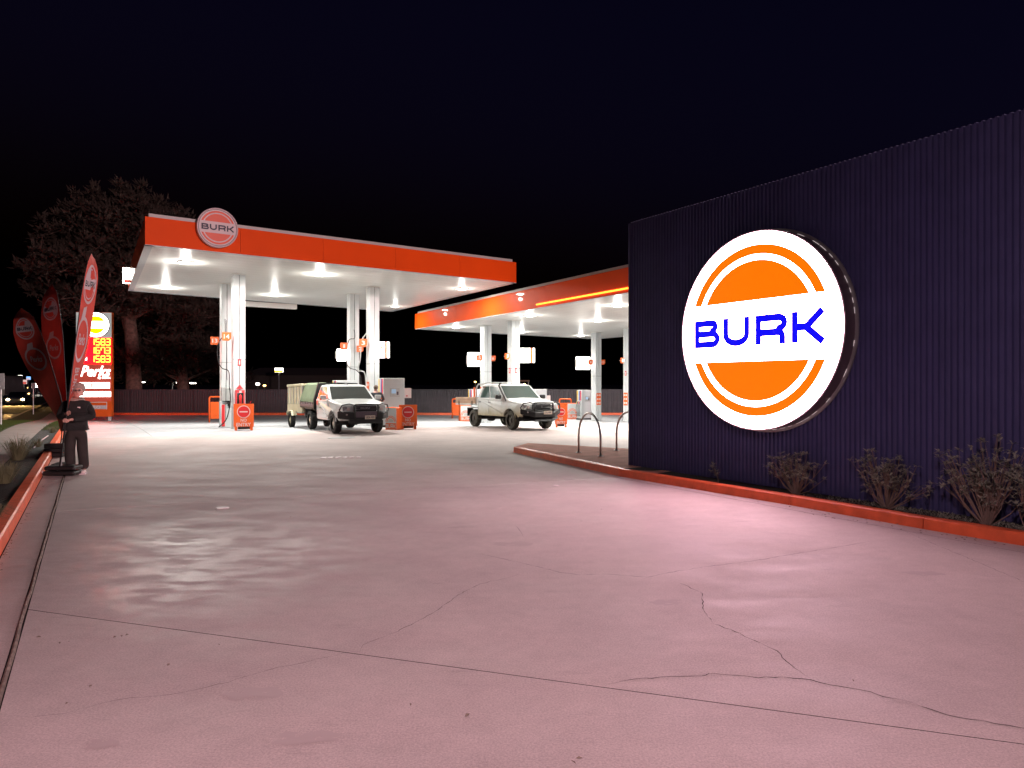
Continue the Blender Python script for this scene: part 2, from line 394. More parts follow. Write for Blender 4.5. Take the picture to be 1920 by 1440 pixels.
gA, gB = G(118, 900), G(11, 1267)
cells = split(cells, gA, gB)
g2 = V2(gB-gA).normalized(); gn = Vector((-g2.y, g2.x))
right = lambda c: (c-V2(gA)).dot(gn)*((V2(Vector((0, 8, 0)))-V2(gA)).dot(gn)) > 0
cells = split(cells, G(101, 959), G(865, 913), right)
cells = split(cells, G(55, 1143), G(1920, 1395), lambda c: right(c) and c.y < 12)
cells = split(cells, V2(G(1300, 922)), V2(G(1920, 1036)), lambda c: right(c) and 3 < c.y < 16 and c.x > -1)
for k in range(1, 5): cells = split(cells, KP(2.2+k*4.1-4, 0), KP(2.2+k*4.1-4, 0)+KN, lambda c: not right(c))
o1 = G(285, 818)
cells = split(cells, o1, o1+U, lambda c: right(c) and c.y > 10)
underc = lambda c: right(c) and (c-V2(o1)).dot(V2(D)) < 0
for k in range(-2, 8): cells = split(cells, o1+U*6.2*k, o1+U*6.2*k+D, lambda c: underc(c))
for k in range(1, 5): cells = split(cells, o1-D*6.5*k, o1-D*6.5*k+U, lambda c: underc(c))
mid = lambda c: right(c) and not underc(c) and c.y > 11
for k in (1,): cells = split(cells, Vector((-4+7*k, 18, 0)), Vector((-4+7*k, 18, 0))+D, mid)
court = struct_empty('forecourt')
for ci, c in enumerate(cells):
    cen = sum(c, Vector((0, 0)))/len(c)
    area = abs(sum(c[i].x*c[(i+1) % len(c)].y-c[(i+1) % len(c)].x*c[i].y for i in range(len(c))))/2
    if area < .05: continue
    # shrink each edge by the joint's half width
    gap = .0065 if right(cen) else .007
    q = c; sgn = 1 if sum(c[i].x*c[(i+1) % len(c)].y-c[(i+1) % len(c)].x*c[i].y for i in range(len(c))) > 0 else -1
    for i in range(len(c)):
        a, b = c[i], c[(i+1) % len(c)]
        if (b-a).length < 1e-4: continue
        d = (b-a).normalized(); n = Vector((-d.y, d.x))*sgn
        gg = gap
        if abs((a-V2(gA)).dot(gn)) < .01 and abs((b-V2(gA)).dot(gn)) < .01: gg = .022
        q = clip(q, a+n*gg, n, 1)
        if len(q) < 3: break
    if len(q) < 3: continue
    bm = bmesh.new(); f = bm.faces.new([bm.verts.new((p.x, p.y, 0)) for p in q]); bm.normal_update()
    if f.normal.z < 0: bmesh.ops.reverse_faces(bm, faces=[f])
    for yy in [26+1.5*i for i in range(17)]:
        bmesh.ops.bisect_plane(bm, geom=bm.verts[:]+bm.edges[:]+bm.faces[:], plane_co=(0, yy, 0), plane_no=(0, 1, 0))
    bnd = [e for e in bm.edges if e.is_boundary]
    r = bmesh.ops.extrude_edge_only(bm, edges=bnd)
    ev = [v for v in r['geom'] if isinstance(v, bmesh.types.BMVert)]
    for v in bm.verts: v.co.z = GZ(v.co.y)
    for v in ev: v.co.z -= .05
    me = bpy.data.meshes.new('concrete_slab'); bm.to_mesh(me); bm.free()
    me.materials.append(M['concrete_new'] if underc(cen) else M['concrete'])
    o = bpy.data.objects.new('concrete_slab', me); C.objects.link(o); o.parent = court
# dark bottom of the joints
m = MB(); vs = []
yy = [-8, 26]+[26+1.5*i for i in range(1, 18)]+[farY]
for y in yy: vs += [(-(y-K0.y)*.588-5.25 if y < 46 else -30, y, GZ(y)-.002), (26, y, GZ(y)-.002)]
m.add(vs, [(2*i, 2*i+1, 2*i+3, 2*i+2) for i in range(len(yy)-1)]); m.build('joint_bed', M['joint'], court)
# foam filler lifting out of the wide joint
m = MB(); pts = [gA+(gB-gA)*(k/40*1.35-.05) for k in range(41)]
m.tube([Vector((p.x+random.uniform(-.006, .006), p.y, .002+random.uniform(-.004, .008))) for p in pts], .014, 6)
m.build('joint_filler', M['filler'], court)

# cracks: thin ragged grooves in the slabs
def crack(pxs, wdt):
    mb = MB(); pts = [G(*p) for p in pxs]; fine = []
    for i in range(len(pts)-1):
        n = max(2, int((pts[i+1]-pts[i]).length/.05))
        for k in range(n):
            p = pts[i].lerp(pts[i+1], k/n); j = .010 if k else .004
            fine.append(Vector((p.x+random.uniform(-j, j), p.y+random.uniform(-j, j), .0035)))
    fine.append(Vector((pts[-1].x, pts[-1].y, .0035)))
    N = len(fine); vs = []
    for i, p in enumerate(fine):
        d = (fine[min(i+1, N-1)]-fine[max(i-1, 0)]).normalized(); n = Vector((-d.y, d.x, 0))
        ww = wdt*random.uniform(.35, 1.2)*min(1, (i+1)/6, (N-i)/6); 
        if random.random() < .12: ww *= .1
        vs += [p+n*ww, p-n*ww]
    mb.add(vs, [(2*i, 2*i+1, 2*i+3, 2*i+2) for i in range(N-1)]); mb.build('crack', M['joint'], court)
crack([(677, 1222), (681, 1210), (734, 1189), (779, 1168), (827, 1140), (870, 1110), (902, 1095), (947, 1085), (981, 1076)], .0022)
crack([(902, 1039), (951, 1050), (1015, 1065), (1052, 1074), (1090, 1079), (1142, 1077), (1217, 1083), (1255, 1074), (1340, 1061), (1426, 1050), (1490, 1039), (1560, 1028), (1629, 1016)], .0028)
crack([(1255, 1088), (1290, 1100), (1317, 1114), (1319, 1144), (1336, 1170), (1370, 1181), (1426, 1207), (1456, 1221), (1475, 1241), (1500, 1260), (1524, 1275)], .0032)
crack([(1135, 1284), (1187, 1275), (1259, 1269), (1314, 1269), (1329, 1263), (1381, 1267), (1422, 1272), (1467, 1270), (1520, 1276), (1580, 1289), (1632, 1298), (1655, 1307), (1704, 1316), (1760, 1336), (1797, 1346), (1842, 1352), (1917, 1366), (1990, 1376)], .004)
crack([(5, 1358), (52, 1344), (120, 1339), (225, 1312), (334, 1301), (427, 1281), (491, 1260), (560, 1245), (640, 1226), (677, 1222)], .0018)
crack([(967, 986), (975, 996), (981, 1008)], .003)
crack([(1700, 998), (1760, 1024), (1840, 1057), (1920, 1092), (2000, 1125)], .002)
# drain grate and lids in the concrete
gp = G(640, 858, 0)
dg = thing('drain_grate', 'pale slotted drain grate flush in the concrete ahead of the utes', 'drain', (gp.x, gp.y, .0), .1)
for k in range(6): box('bar', (-.42+k*.165, 0, .006), (.10, .30, .012), M['offwhite'], dg, bevel=0)
for (px, py, lb, mt) in ((417, 953, 'small pale round lid set in the mauve concrete', 'offwhite'), (640, 821, 'dark round manhole cover set in the pavement before the white utes', 'grey'), (1043, 911, 'tiny pale survey cap in the concrete near the red paved island', 'offwhite')):
    p = G(px, py); o = MB().disc((p.x, p.y, .005), .09 if mt == 'offwhite' and px < 600 else (.05 if px > 700 else .45), 'z', .008, 20).build('service_lid', M[mt]); tag(o, lb, 'lid')
# faint tyre scrubs and drips
def stain(px, py, r, lab_seed):
    rnd = random.Random(lab_seed); c = G(px, py); mb = MB()
    for q in range(26):
        a = rnd.uniform(0, 6.3); rr = r*rnd.uniform(0, 1)**.7; s_ = r*rnd.uniform(.15, .42); x, y = c.x+rr*math.cos(a)*1.3, c.y+rr*math.sin(a)*.7
        n_ = 7; mb.poly([(x+s_*rnd.uniform(.6, 1.2)*math.cos(2*math.pi*i/n_)*1.4, y+s_*rnd.uniform(.6, 1.2)*math.sin(2*math.pi*i/n_)*.7, .0018+q*.00004) for i in range(n_)])
    mb.build('stain', M['stain'], court)
for k, (px, py, r) in enumerate(((470, 1303, .12), (575, 1385, .11), (190, 1395, .07), (1730, 1075, .12), (960, 1020, .16), (1250, 1130, .10))): stain(px, py, r, k)
# leaf litter
lit = MB()
for (px, py) in [(125, 1321), (170, 1288), (316, 1248), (72, 1196), (215, 1196), (228, 1194), (238, 1192), (130, 1205), (112, 1207), (1086, 1424), (1075, 1431), (876, 1343), (770, 1323), (488, 1066), (410, 1210), (1760, 1010), (1600, 1278), (545, 970), (1128, 956), (1090, 978), (30, 940), (24, 960), (10, 1040), (3, 1070), (18, 1046)]+[(random.uniform(1420, 1900), 0) for _ in range(46)]+[(random.uniform(0, 90), -1) for _ in range(40)]:
    if py == 0: 
        py = 950+(px-1480)*.169+random.uniform(-2, 9)
    if py == -1:
        px = random.uniform(0, 85); py = 1052-(px)*1.86+random.uniform(2, 14)
    p = G(px, py); a = random.uniform(0, 3.1); l_ = random.uniform(.010, .024); ww = l_*.35; z = .006
    ca, sa = math.cos(a), math.sin(a)
    lit.poly([(p.x+ca*l_, p.y+sa*l_, z), (p.x-sa*ww, p.y+ca*ww, z+.008), (p.x-ca*l_, p.y-sa*l_, z), (p.x+sa*ww, p.y-ca*ww, z+.002)])
o = lit.build('leaf_litter', M['twig'], kind='stuff')

# -- kerbs
def kerb_run(name, pts, wd, h, m_, seglen=2.4, inward=1, gap=.012):
    root = struct_empty(name); pts = [Vector(p) for p in pts]
    for i in range(len(pts)-1):
        a, b = pts[i], pts[i+1]; L_ = (b-a).length; n = max(1, round(L_/seglen)); d = (b-a)/L_; nn = Vector((-d.y, d.x, 0))*inward
        for k in range(n):
            p, q = a+d*(L_*k/n+gap/2), a+d*(L_*(k+1)/n-gap/2)
            mb = MB(); vs = []
            for s_ in (p, q):
                z = s_.z
                vs += [s_+Vector((0, 0, -.08)), s_+nn*.018+Vector((0, 0, h-.015)), s_+nn*.04+Vector((0, 0, h)), s_+nn*wd+Vector((0, 0, h)), s_+nn*wd+Vector((0, 0, -.08))]
            mb.add(vs, [(j, (j+1) % 5, 5+(j+1) % 5, 5+j) for j in range(5)]+[(4, 3, 2, 1, 0), (5, 6, 7, 8, 9)])
            mb.build('kerb_block', m_, root)
    return root
kerb_run('kerb', [KP(t, 0) for t in [-6+2.4*i for i in range(22)]], .17, .16, M['kerb'], 2.4, 1)
fk = [Vector((-30.2+3*i, farY, GZ(farY))) for i in range(15)]
kerb_run('kerb', [KP(45, 0), fk[0]]+fk[1:], .3, .17, M['kerb'], 3, 1)
KR = [G(962, 848), G(1160, 893), G(1300, 917), G(1480, 947), G(1730, 992), G(1920, 1024), G(2400, 1108)]
kerb_run('kerb', KR, .17, .14, M['kerb'], 1.9, 1)
tip = KR[0]; back = PH(990, 831, .13); bk2 = PH(1185, 842, .13)
isl = MB(); ip = [KR[0]+Vector((.02, .05, 0)), KR[1]+Vector((.06, .04, 0)), G(1215, 903)+Vector((.06, .05, 0)), Vector((6, 16, 0)), Vector((bk2.x+3, bk2.y-.6, 0)), Vector((bk2.x, bk2.y, 0)), Vector((back.x, back.y, 0))]
isl.prism([Vector((p.x, p.y, .136)) for p in ip], (0, 0, -.16)); isl.build('pavement', M['paving'], kind='structure')
# garden bed along the dark wall
W0 = Vector((2.415, 14.46, 0))
bed = MB(); nk = [Vector((p.x, p.y, 0)) for p in KR[2:]]
top = [p+U*.0 for p in nk]
for i in range(len(nk)-1):
    a, b = nk[i], nk[i+1]; bed.poly([Vector((*(a+U*.1)[:2], .10)), Vector((*(b+U*.1)[:2], .10)), Vector((*(b+U*1.2)[:2], .12)), Vector((*(a+U*1.2)[:2], .12))])
a, b = KR[1], KR[2]; bed.poly([Vector((*(a+U*.12)[:2], .142)), Vector((*(b+U*.1)[:2], .10)), Vector((*(b+U*1.2)[:2], .12)), Vector((*(a+U*1.2)[:2], .142))])
bed.build('garden_bed', M['soil'], kind='structure')

# ============================================================ DARK RIBBED BUILDING WITH THE BIG ROUND SIGN
WZ = 5.04
bld = thing('shop_building', 'large dark ribbed metal wall of the shop behind the big lit round sign', 'building', (W0.x, W0.y, 0))
def ribsheet(width, pitch, dep, z0, z1, duty=.55):
    n = round(width/pitch); pr = []
    for k in range(n):
        x = k*pitch; a = pitch*duty; e = pitch*.14
        pr += [(x, 0), (x+e, -dep), (x+a-e, -dep), (x+a, 0)]
    pr.append((width, 0)); mb = MB(); vs = []
    for (x, y) in pr: vs += [(x, y, z0), (x, y, z1)]
    mb.add(vs, [(2*i, 2*i+2, 2*i+3, 2*i+1) for i in range(len(pr)-1)]); return mb
SH = .858
sm = ribsheet(SH, .078, .032, .13, WZ, .6); s0 = sm.build('cladding_sheet', M['clad'], bld)
rzw = math.atan2(D.y, D.x)                         # sheet x axis runs along D; its -y side must face the forecourt
# local frame: x along D, y along +U  (rotate by rzw, y axis = (-sin, cos) = (.854,.52) = U)
s0.rotation_euler = (0, 0, rzw); s0.location = (0, 0, 0)
for i in range(1, 21):
    c = s0.copy(); C.objects.link(c); c.parent = bld; c.location = D*(SH*i)+U*(.001*(i % 3))
mb = MB().box((9, 5.05, WZ/2+.02), (18, 10, WZ-.12)); o = mb.build('wall', M['clad'], bld); o.rotation_euler = (0, 0, rzw)
mb = MB().box((9, 5.0, WZ-.02), (17.9, 9.9, .03)); o = mb.build('roof_flashing', M['clad'], bld); o.rotation_euler = (0, 0, rzw)
mb = MB().box((-.02, .0, WZ/2+.03), (.04, .09, WZ-.1)); o = mb.build('corner_trim', M['clad'], bld); o.rotation_euler = (0, 0, rzw)

# the sign: centre solved for where its face is seen
NW = -U
import itertools
best = None
off = .30
for Rd in [1.45+.02*i for i in range(14)]:
    for t in [2.6+.03*i for i in range(50)]:
        c = W0+D*t+NW*off
        L_ = c-D*Rd; Rr_ = c+D*Rd
        # tangent extremes of the seen circle
        ex = [(c+D*(Rd*math.cos(a))) for a in [i*math.pi/36 for i in range(37)]]
        xl = min(CX+F*p.x/p.y for p in ex); xr = max(CX+F*p.x/p.y for p in ex)
        hh = 2*Rd*F/c.y
        e = abs(xl-1281)+abs(xr-1583)+abs(hh-372)*.5
        if best is None or e < best[0]: best = (e, Rd, t)
_, RD, tS = best
sc_c = W0+D*tS+NW*off; zS = None; bz = 9e9
for zz in [2.2+.01*i for i in range(90)]:
    pts = [sc_c+D*(RD*math.cos(a))+Vector((0, 0, zz+RD*math.sin(a))) for a in [i*math.pi/60 for i in range(120)]]
    yyv = [HZ-(p.z-CAMH)*F/p.y for p in pts]; e = abs(min(yyv)-430)+abs(max(yyv)-807)
    if e < bz: bz = e; zS = zz
print('SIGN', best, zS, bz)
sg = thing('round_sign', 'huge glowing round white and orange sign reading BURK on dark wall', 'sign', (sc_c.x, sc_c.y, zS))
fn = plane_fn((0, 0, 0), D, NW)
logo_parts(fn, RD-.012, M['signwhite'], M['signorange'], M['signblue'], sg)
N = 72
rm = MB(); vs = []
for i in range(N):
    a = 2*math.pi*i/N
    for (rr, e) in ((RD, .004), (RD, -off+.06)): vs.append(fn(rr*math.cos(a), rr*math.sin(a), e))
rm.add(vs, [(2*i, 2*((i+1) % N), 2*((i+1) % N)+1, 2*i+1) for i in range(N)]); rm.build('rim', M['signrim'], sg, smooth=True)
rm = MB(); rm.tube([fn(RD*math.cos(2*math.pi*i/N), RD*math.sin(2*math.pi*i/N), 0) for i in range(N+1)], .012, 6, False); rm.build('rim_trim', M['offwhite'], sg)
bp_ = MB(); vs = [fn((RD+.05)*math.cos(2*math.pi*i/N), (RD+.05)*math.sin(2*math.pi*i/N), e) for e in (-off+.06, -off+.035) for i in range(N)]
bp_.add(vs, [tuple(range(N)), tuple(range(N, 2*N))]+[(i, (i+1) % N, N+(i+1) % N, N+i) for i in range(N)]); bp_.build('backing_plate', M['grey'], sg)

for k in range(64):
    if random.random() < .25: continue
    a0 = 2*math.pi*k/64; a1 = a0+2*math.pi/64*random.uniform(.45, .9); rr = RD+.006; e = -off+.068
    MB().tube([fn(rr*math.cos(a0+(a1-a0)*i/3), rr*math.sin(a0+(a1-a0)*i/3), e) for i in range(4)], .0028, 4).build('light_gap', M['neonwhite'], sg)
# bicycle hoops on the paved island
def hoop(a, b, lab, zt=.96):
    t = thing('bike_hoop', lab, 'bike rack', (a.x, a.y, .138), 0, 'steel hoops on the paved island')
    b_ = Vector((b.x-a.x, b.y-a.y, 0)); L_ = b_.length; d = b_/L_; r = L_/2; pts = [Vector((0, 0, 0)), Vector((0, 0, zt-r*1.15))]
    for i in range(1, 16): q = math.pi*i/16; pts.append(d*(r-r*math.cos(q))+Vector((0, 0, zt-r*1.15+r*1.15*math.sin(q))))
    pts += [d*L_+Vector((0, 0, zt-r*1.15)), d*L_]
    MB().tube(pts, .024, 12).build('hoop', M['steel'], t, smooth=True)
    for p in (Vector((0, 0, 0)), d*L_): 
        f_ = MB().disc(p+Vector((0, 0, .004)), .07, 'z', .008, 16).build('foot_plate', M['steel'], t)
        for k in range(3): MB().disc(p+Vector((.05*math.cos(k*2.1), .05*math.sin(k*2.1), .012)), .01, 'z', .012, 6).build('bolt', M['grey'], f_)
hoop(PH(1085, 849, .13), PH(1126, 856, .13), 'curved steel bike hoop standing free on the red paved island')
hA = PH(1156, 845, .13); hoop(hA, hA+(PH(1126, 856, .13)-PH(1085, 849, .13)), 'steel bike hoop half hidden by the corner of the dark wall')

# shrubs against the wall
def shrub(px, py, htop, spread, n, lab, seed):
    rnd = random.Random(seed); base = PH(px, py, .11)
    # keep it in front of the ribbed wall
    t = (base-W0).dot(NW)
    base = base+NW*(max(0, .24-t)) if t < .24 else base
    r = thing('shrub', lab, 'shrub', (base.x, base.y, .10), 0, 'shrubs along the dark wall')
    st = MB(); lf = MB()
    for i in range(n):
        a = rnd.uniform(0, 2*math.pi); q = rnd.uniform(.15, 1); along = math.cos(a)*spread*q; outw = abs(math.sin(a))*.28*q-.10
        H_ = htop*rnd.uniform(.45, 1)*(1-.25*q)
        tipp = D*along+NW*outw+Vector((0, 0, H_)); mid_ = tipp*.5+Vector((0, 0, -.06))+D*rnd.uniform(-.05, .05)
        st.tube([D*along*.08, mid_, tipp], [.009, .006, .003], 4, False)
        for sub in range(3):
            tp = tipp if sub == 0 else mid_.lerp(tipp, rnd.uniform(.3, .95))+D*rnd.uniform(-.12, .12)+NW*rnd.uniform(0, .10)+Vector((0, 0, rnd.uniform(-.03, .12)))
            if sub: st.tube([mid_.lerp(tipp, .3), tp], [.005, .002], 3, False)
            nl = rnd.randint(8, 12)
            for k in range(nl):
                b = rnd.uniform(0, 2*math.pi); el = rnd.uniform(-.2, .9); l_ = rnd.uniform(.055, .095)
                dv = Vector((math.cos(b)*math.cos(el), math.sin(b)*math.cos(el), math.sin(el))); sd = dv.cross(Vector((0, 0, 1))).normalized()*l_*.13
                c_ = tp+dv*l_*.5+Vector((0, 0, .006)); e_ = tp+dv*l_-Vector((0, 0, l_*.15))
                lf.add([tp, c_+sd, e_, c_-sd], [(0, 1, 2, 3)])
    st.build('stems', M['twig'], r); lf.build('foliage', M['leaf'], r)
shrub(1508, 924, .72, .52, 28, 'smallest leggy shrub in front of the dark wall below the round sign', 1)
shrub(1690, 948, .88, .60, 34, 'middle leggy shrub in front of the dark wall', 2)
shrub(1850, 985, 1.14, .68, 52, 'tallest leafy shrub with many bare stems against the dark wall', 3)
shrub(1935, 1000, .80, .32, 20, 'shrub cut by the photo edge against the dark wall', 4)
shrub(1385, 900, .42, .14, 2, 'sparse almost bare twigs in front of the dark wall', 5)
gc = MB(); rnd = random.Random(5)
for i in range(2600):
    t = rnd.uniform(4.2, 7.6); p = W0+D*t+NW*rnd.uniform(.04, .42); z = .11
    if rnd.random() > (t-3.6)/3.5: continue
    a = rnd.uniform(0, 6.3); l_ = rnd.uniform(.02, .06); e = Vector((math.cos(a)*l_, math.sin(a)*l_, rnd.uniform(.01, .05)))
    gc.add([(p.x, p.y, z), (p.x+e.x*.5-e.y*.2, p.y+e.y*.5+e.x*.2, z+e.z*.6), (p.x+e.x, p.y+e.y, z+e.z)], [(0, 1, 2)])
gc.build('ground_cover', M['leaf'], kind='stuff')

# ============================================================ CANOPIES
def lamp_fixture(p, lab, grp, power, col=(1, .965, .89), size=.3):
    t = thing('canopy_light', lab, 'light', p, ROT, grp)
    MB().box((0, 0, -.02), (.52, .52, .04)).build('bezel', M['soffit'], t, bevel=.008)
    l_ = MB().disc((0, 0, -.047), .16, 'z', .014, 20); l_.build('lens', M['lamp'], t)
    li = bpy.data.lights.new('canopy_lamp', 'AREA'); li.shape = 'DISK'; li.size = size; li.energy = power; li.color = col
    lo = bpy.data.objects.new('canopy_lamp', li); C.objects.link(lo); lo.parent = t; lo.location = (0, 0, -.075)
    lp = bpy.data.lights.new('canopy_lamp_spill', 'POINT'); lp.shadow_soft_size = .09; lp.energy = power*.13; lp.color = col
    lo = bpy.data.objects.new('canopy_lamp_spill', lp); C.objects.link(lo); lo.parent = t; lo.location = (0, 0, -.30)
def canopy(lab, quad, H, fh, lights, power, names):
    cen = sum(quad, Vector())/4
    t = thing('canopy', lab, 'canopy', (cen.x, cen.y, H)); q = [Vector((p.x-cen.x, p.y-cen.y, 0)) for p in quad]
    so_ = MB().prism([p*.997 for p in q], (0, 0, .03)); so_.build('soffit', M['soffit'], t)
    n = 4
    for i in range(4):
        a, b = q[i], q[(i+1) % 4]; L_ = (b-a).length; d = (b-a)/L_; nn = Vector((d.y, -d.x, 0)); k = max(2, round(L_/2.9))
        for j in range(k):
            p0, p1 = a+d*(L_*j/k+.004), a+d*(L_*(j+1)/k-.004)
            MB().prism([p0, p1, p1-nn*.05, p0-nn*.05], (0, 0, fh)).build('fascia_panel', M['orange'], t)
        mb = MB(); mb.prism([a+nn*.006, b+nn*.006, b-nn*.22, a-nn*.22], (0, 0, -.012)); mb.v = [(x, y, z-.002) for x, y, z in mb.v]; mb.build('edge_trim', M['white'], t)
        mb = MB(); a2, b2 = a-nn*.12+d*.12, b-nn*.12-d*.12; mb.prism([a2, b2, b2-nn*.1, a2-nn*.1], (0, 0, .13)); mb.v = [(x, y, z+fh) for x, y, z in mb.v]; mb.build('roof_cap', M['capwhite'], t)
    mb = MB(); mb.prism([p*.96 for p in q], (0, 0, .05)); mb.v = [(x, y, z+fh*.8) for x, y, z in mb.v]; mb.build('roof', M['capwhite'], t)
    # faint panel seams across the soffit
    for k in range(1, 22):
        s_ = k/22; a = q[0].lerp(q[3], s_); b = q[1].lerp(q[2], s_)
        d = (b-a).normalized(); nn = Vector((d.y, -d.x, 0))*.006
        mb = MB(); mb.poly([a*.99+nn+Vector((0, 0, -.004)), b*.99+nn+Vector((0, 0, -.004)), b*.99-nn+Vector((0, 0, -.004)), a*.99-nn+Vector((0, 0, -.004))]); mb.build('seam', M['capwhite'], t)
    for (px, py), lb in zip(lights, names): lamp_fixture(PH(px, py, H), lb, 'downlights set in the canopies', power*{741: .7, 866: 1.0}.get(px, 1.9))
    return t
H1 = 6.10; q1 = [PH(272, 458, H1), PH(968, 530, H1), PH(735, 584, H1), PH(240, 545, H1)]
c1 = canopy('nearer orange edged canopy with white underside and round badge', q1, H1, .87,
            [(348, 491), (311, 539), (600, 514), (515, 553), (866, 541), (741, 574)], 270,
            ['front downlight nearest the left end of the nearer canopy', 'rear downlight nearest the left end of the nearer canopy', 'front middle downlight of the nearer canopy', 'rear middle downlight of the nearer canopy beside paired columns', 'front downlight nearest the pointed end of the nearer canopy', 'rear downlight of the nearer canopy beyond the second pair of columns'])
H2 = 4.93; a2 = PH(778, 617, H2); b2 = PH(1184, 547, H2); d2 = (b2-a2).normalized(); cc = PH(1106, 635, H2)-a2; cc = cc.normalized()
q2 = [a2, a2+d2*22.5, a2+d2*22.5+cc*15, a2+cc*15]
q2 = [Vector((p.x, p.y, H2)) for p in q2]
c2 = canopy('farther orange edged canopy with glowing neon strip near the shop', q2, H2, .87,
            [(855, 613), (978, 622), (993, 591), (1089, 629), (1121, 601), (1158, 572)], 230,
            ['outermost downlight at the far tip of the farther canopy', 'dim downlight behind the first columns of the farther canopy', 'downlight ahead of the first columns of the farther canopy', 'rearmost downlight of the farther canopy left of the far columns', 'middle downlight of the farther canopy under the neon strip', 'downlight of the farther canopy nearest the dark wall'])
box('soffit_box', tuple(PH(497, 562, H1)-c1.location+Vector((-.5, 1.4, -.12))), (3.4, .3, .26), M['soffit'], c1, rz=.62)
cen2 = c2.location
# neon strip on the fascia
for lb, k_, m_ in (('downlight at the shop end of the farther canopy, nearer row', 20.3, 2.2), ('downlight at the shop end of the farther canopy, second row', 20.3, 7.5), ('downlight of the farther canopy just behind the wall corner', 15.5, 8.5)):
    pq = a2+d2*k_+cc*m_; lamp_fixture(Vector((pq.x, pq.y, H2)), lb, 'downlights set in the canopies', 330)
p0 = P(1008, 573, (a2+d2*(((PH(1008, 577.5, H2))-a2).length)).y); p1 = a2+d2*22.4
nn2 = Vector((d2.y, -d2.x, 0)); nn2 = nn2 if nn2.dot(Vector((-1, -1, 0))) > 0 else -nn2
s0p = a2+d2*((PH(1008, 577.5, H2)-a2).length)
cl_ = Vector(c2.location)
MB().tube([s0p+nn2*.03+Vector((0, 0, .14))-cl_, p1+nn2*.03+Vector((0, 0, .14))-cl_], .035, 8).build('neon_tube', M['neon'], c2)
# round badge on the nearer canopy
ed = (q1[1]-q1[0]).normalized(); nrm = Vector((ed.y, -ed.x, 0)); fr = q1[0]
tt = 0
for k in range(400):
    p = fr+ed*(k*.03); 
    if CX+F*p.x/p.y > 404: tt = k*.03; break
bc = fr+ed*tt+nrm*.20; bzc = CAMH+(HZ-427)*bc.y/F
bd = thing('round_badge', 'unlit round badge reading BURK mounted on the edge of nearer canopy', 'sign', (bc.x, bc.y, bzc))
rb = 36.5*bc.y/F; fn = plane_fn((0, 0, 0), ed, nrm)
logo_parts(fn, rb*.98, M['offwhite'], M['offred'], M['navy'], bd, band=.30)
rm = MB(); N = 48; vs = []
for i in range(N):
    a = 2*math.pi*i/N
    for e in (.003, -.18): vs.append(fn(rb*math.cos(a), rb*math.sin(a), e))
rm.add(vs, [(2*i, 2*((i+1) % N), 2*((i+1) % N)+1, 2*i+1) for i in range(N)]); rm.build('rim', M['offwhite'], bd, smooth=True)
MB().tube([fn(rb*.985*math.cos(2*math.pi*i/N), rb*.985*math.sin(2*math.pi*i/N), 0) for i in range(N+1)], rb*.03, 6, False).build('rim_bead', M['offwhite'], bd)
MB().tube([fn(rb*.93*math.cos(2*math.pi*i/N), rb*.93*math.sin(2*math.pi*i/N), .004) for i in range(N+1)], rb*.010, 4, False).build('rim_line', M['signrim'], bd)

# columns
def column(p, H, lab, s_=.44):
    z0 = GZ(p.y); t = thing('canopy_column', lab, 'column', (p.x, p.y, z0), ROT, 'white clad columns carrying the canopies'); h = H-z0-.004
    zj = 2.75
    for nm, a, b in (('lower_panel', .02, zj-.008), ('upper_panel', zj+.008, h)):
        for sx in (-1, 1):
            for sy in (-1, 1):
                box(nm, (sx*s_/4+sx*.008, sy*s_/4+sy*.008, (a+b)/2), (s_/2-.008, s_/2-.008, b-a), M['white'], t, bevel=.008)
    box('core', (0, 0, h/2), (s_-.06, s_-.06, h-.02), M['seam'], t, bevel=0)
    box('base_plate', (0, 0, .01), (s_+.03, s_+.03, .02), M['grey'], t, bevel=0)
    box('head_collar', (0, 0, h-.02), (s_+.10, s_+.10, .03), M['soffit'], t, bevel=.004)
    return t
cA = PH(447, 515, H1); cB = PH(424, 532, H1); cC = PH(699, 538, H1); cD = PH(662, 551, H1)
cE = PH(963, 601, H2); cF = PH(911, 610, H2); cG = PH(1179, 615.6, H2); cH = PH(1118, 623, H2)
COL = {}
for k, p, H, lb in (('A', cA, H1, 'white column with red extinguisher cabinet, front one of the pair on nearer canopy'), ('B', cB, H1, 'white column with pump number 13, rear one of its pair on nearer canopy'),
                    ('C', cC, H1, 'white column with bright lightbox behind the roof of the green canvas ute'), ('D', cD, H1, 'white column with black hanging hose loop behind green canvas ute'),
                    ('E', cE, H2, 'white column with lightbox behind the windscreen of the dusty ute'), ('F', cF, H2, 'white column with number 5 behind the dusty ute cab'),
                    ('G', cG, H2, 'white column half hidden by the edge of the dark wall'), ('H', cH, H2, 'white column with six icon board right beside the far pump')):
    COL[k] = column(p, H, lb)
# small red service plates and a brace lamp housing
def on_col(k, side, zc, sz, name, m_, lift=.01, dx=0):   # side: 'f' = -y face, 'l' = -x face
    t = COL[k]; s_ = .44
    if side == 'f': return box(name, (dx, -s_/2-lift-sz[1]/2, zc), sz, m_, t, bevel=.004)
    return box(name, (-s_/2-lift-sz[1]/2, dx, zc), (sz[1], sz[0], sz[2]), m_, t, bevel=.004)
def zat(k, py): p = COL[k].location; return CAMH-(py-HZ)*p.y/F-p.z
for k, s_, py in (('A', 'f', 680), ('E', 'f', 695), ('E', 'l', 695), ('G', 'l', 700)):
    o = on_col(k, s_, zat(k, py), (.13, .012, .26), 'red_tag', M['red']); 
    o2 = box('tag_window', (0, -.44/2-.026, zat(k, py)) if s_ == 'f' else (-.44/2-.026, 0, zat(k, py)), (.055, .006, .17) if s_ == 'f' else (.006, .055, .17), M['pink'], COL[k], bevel=0)
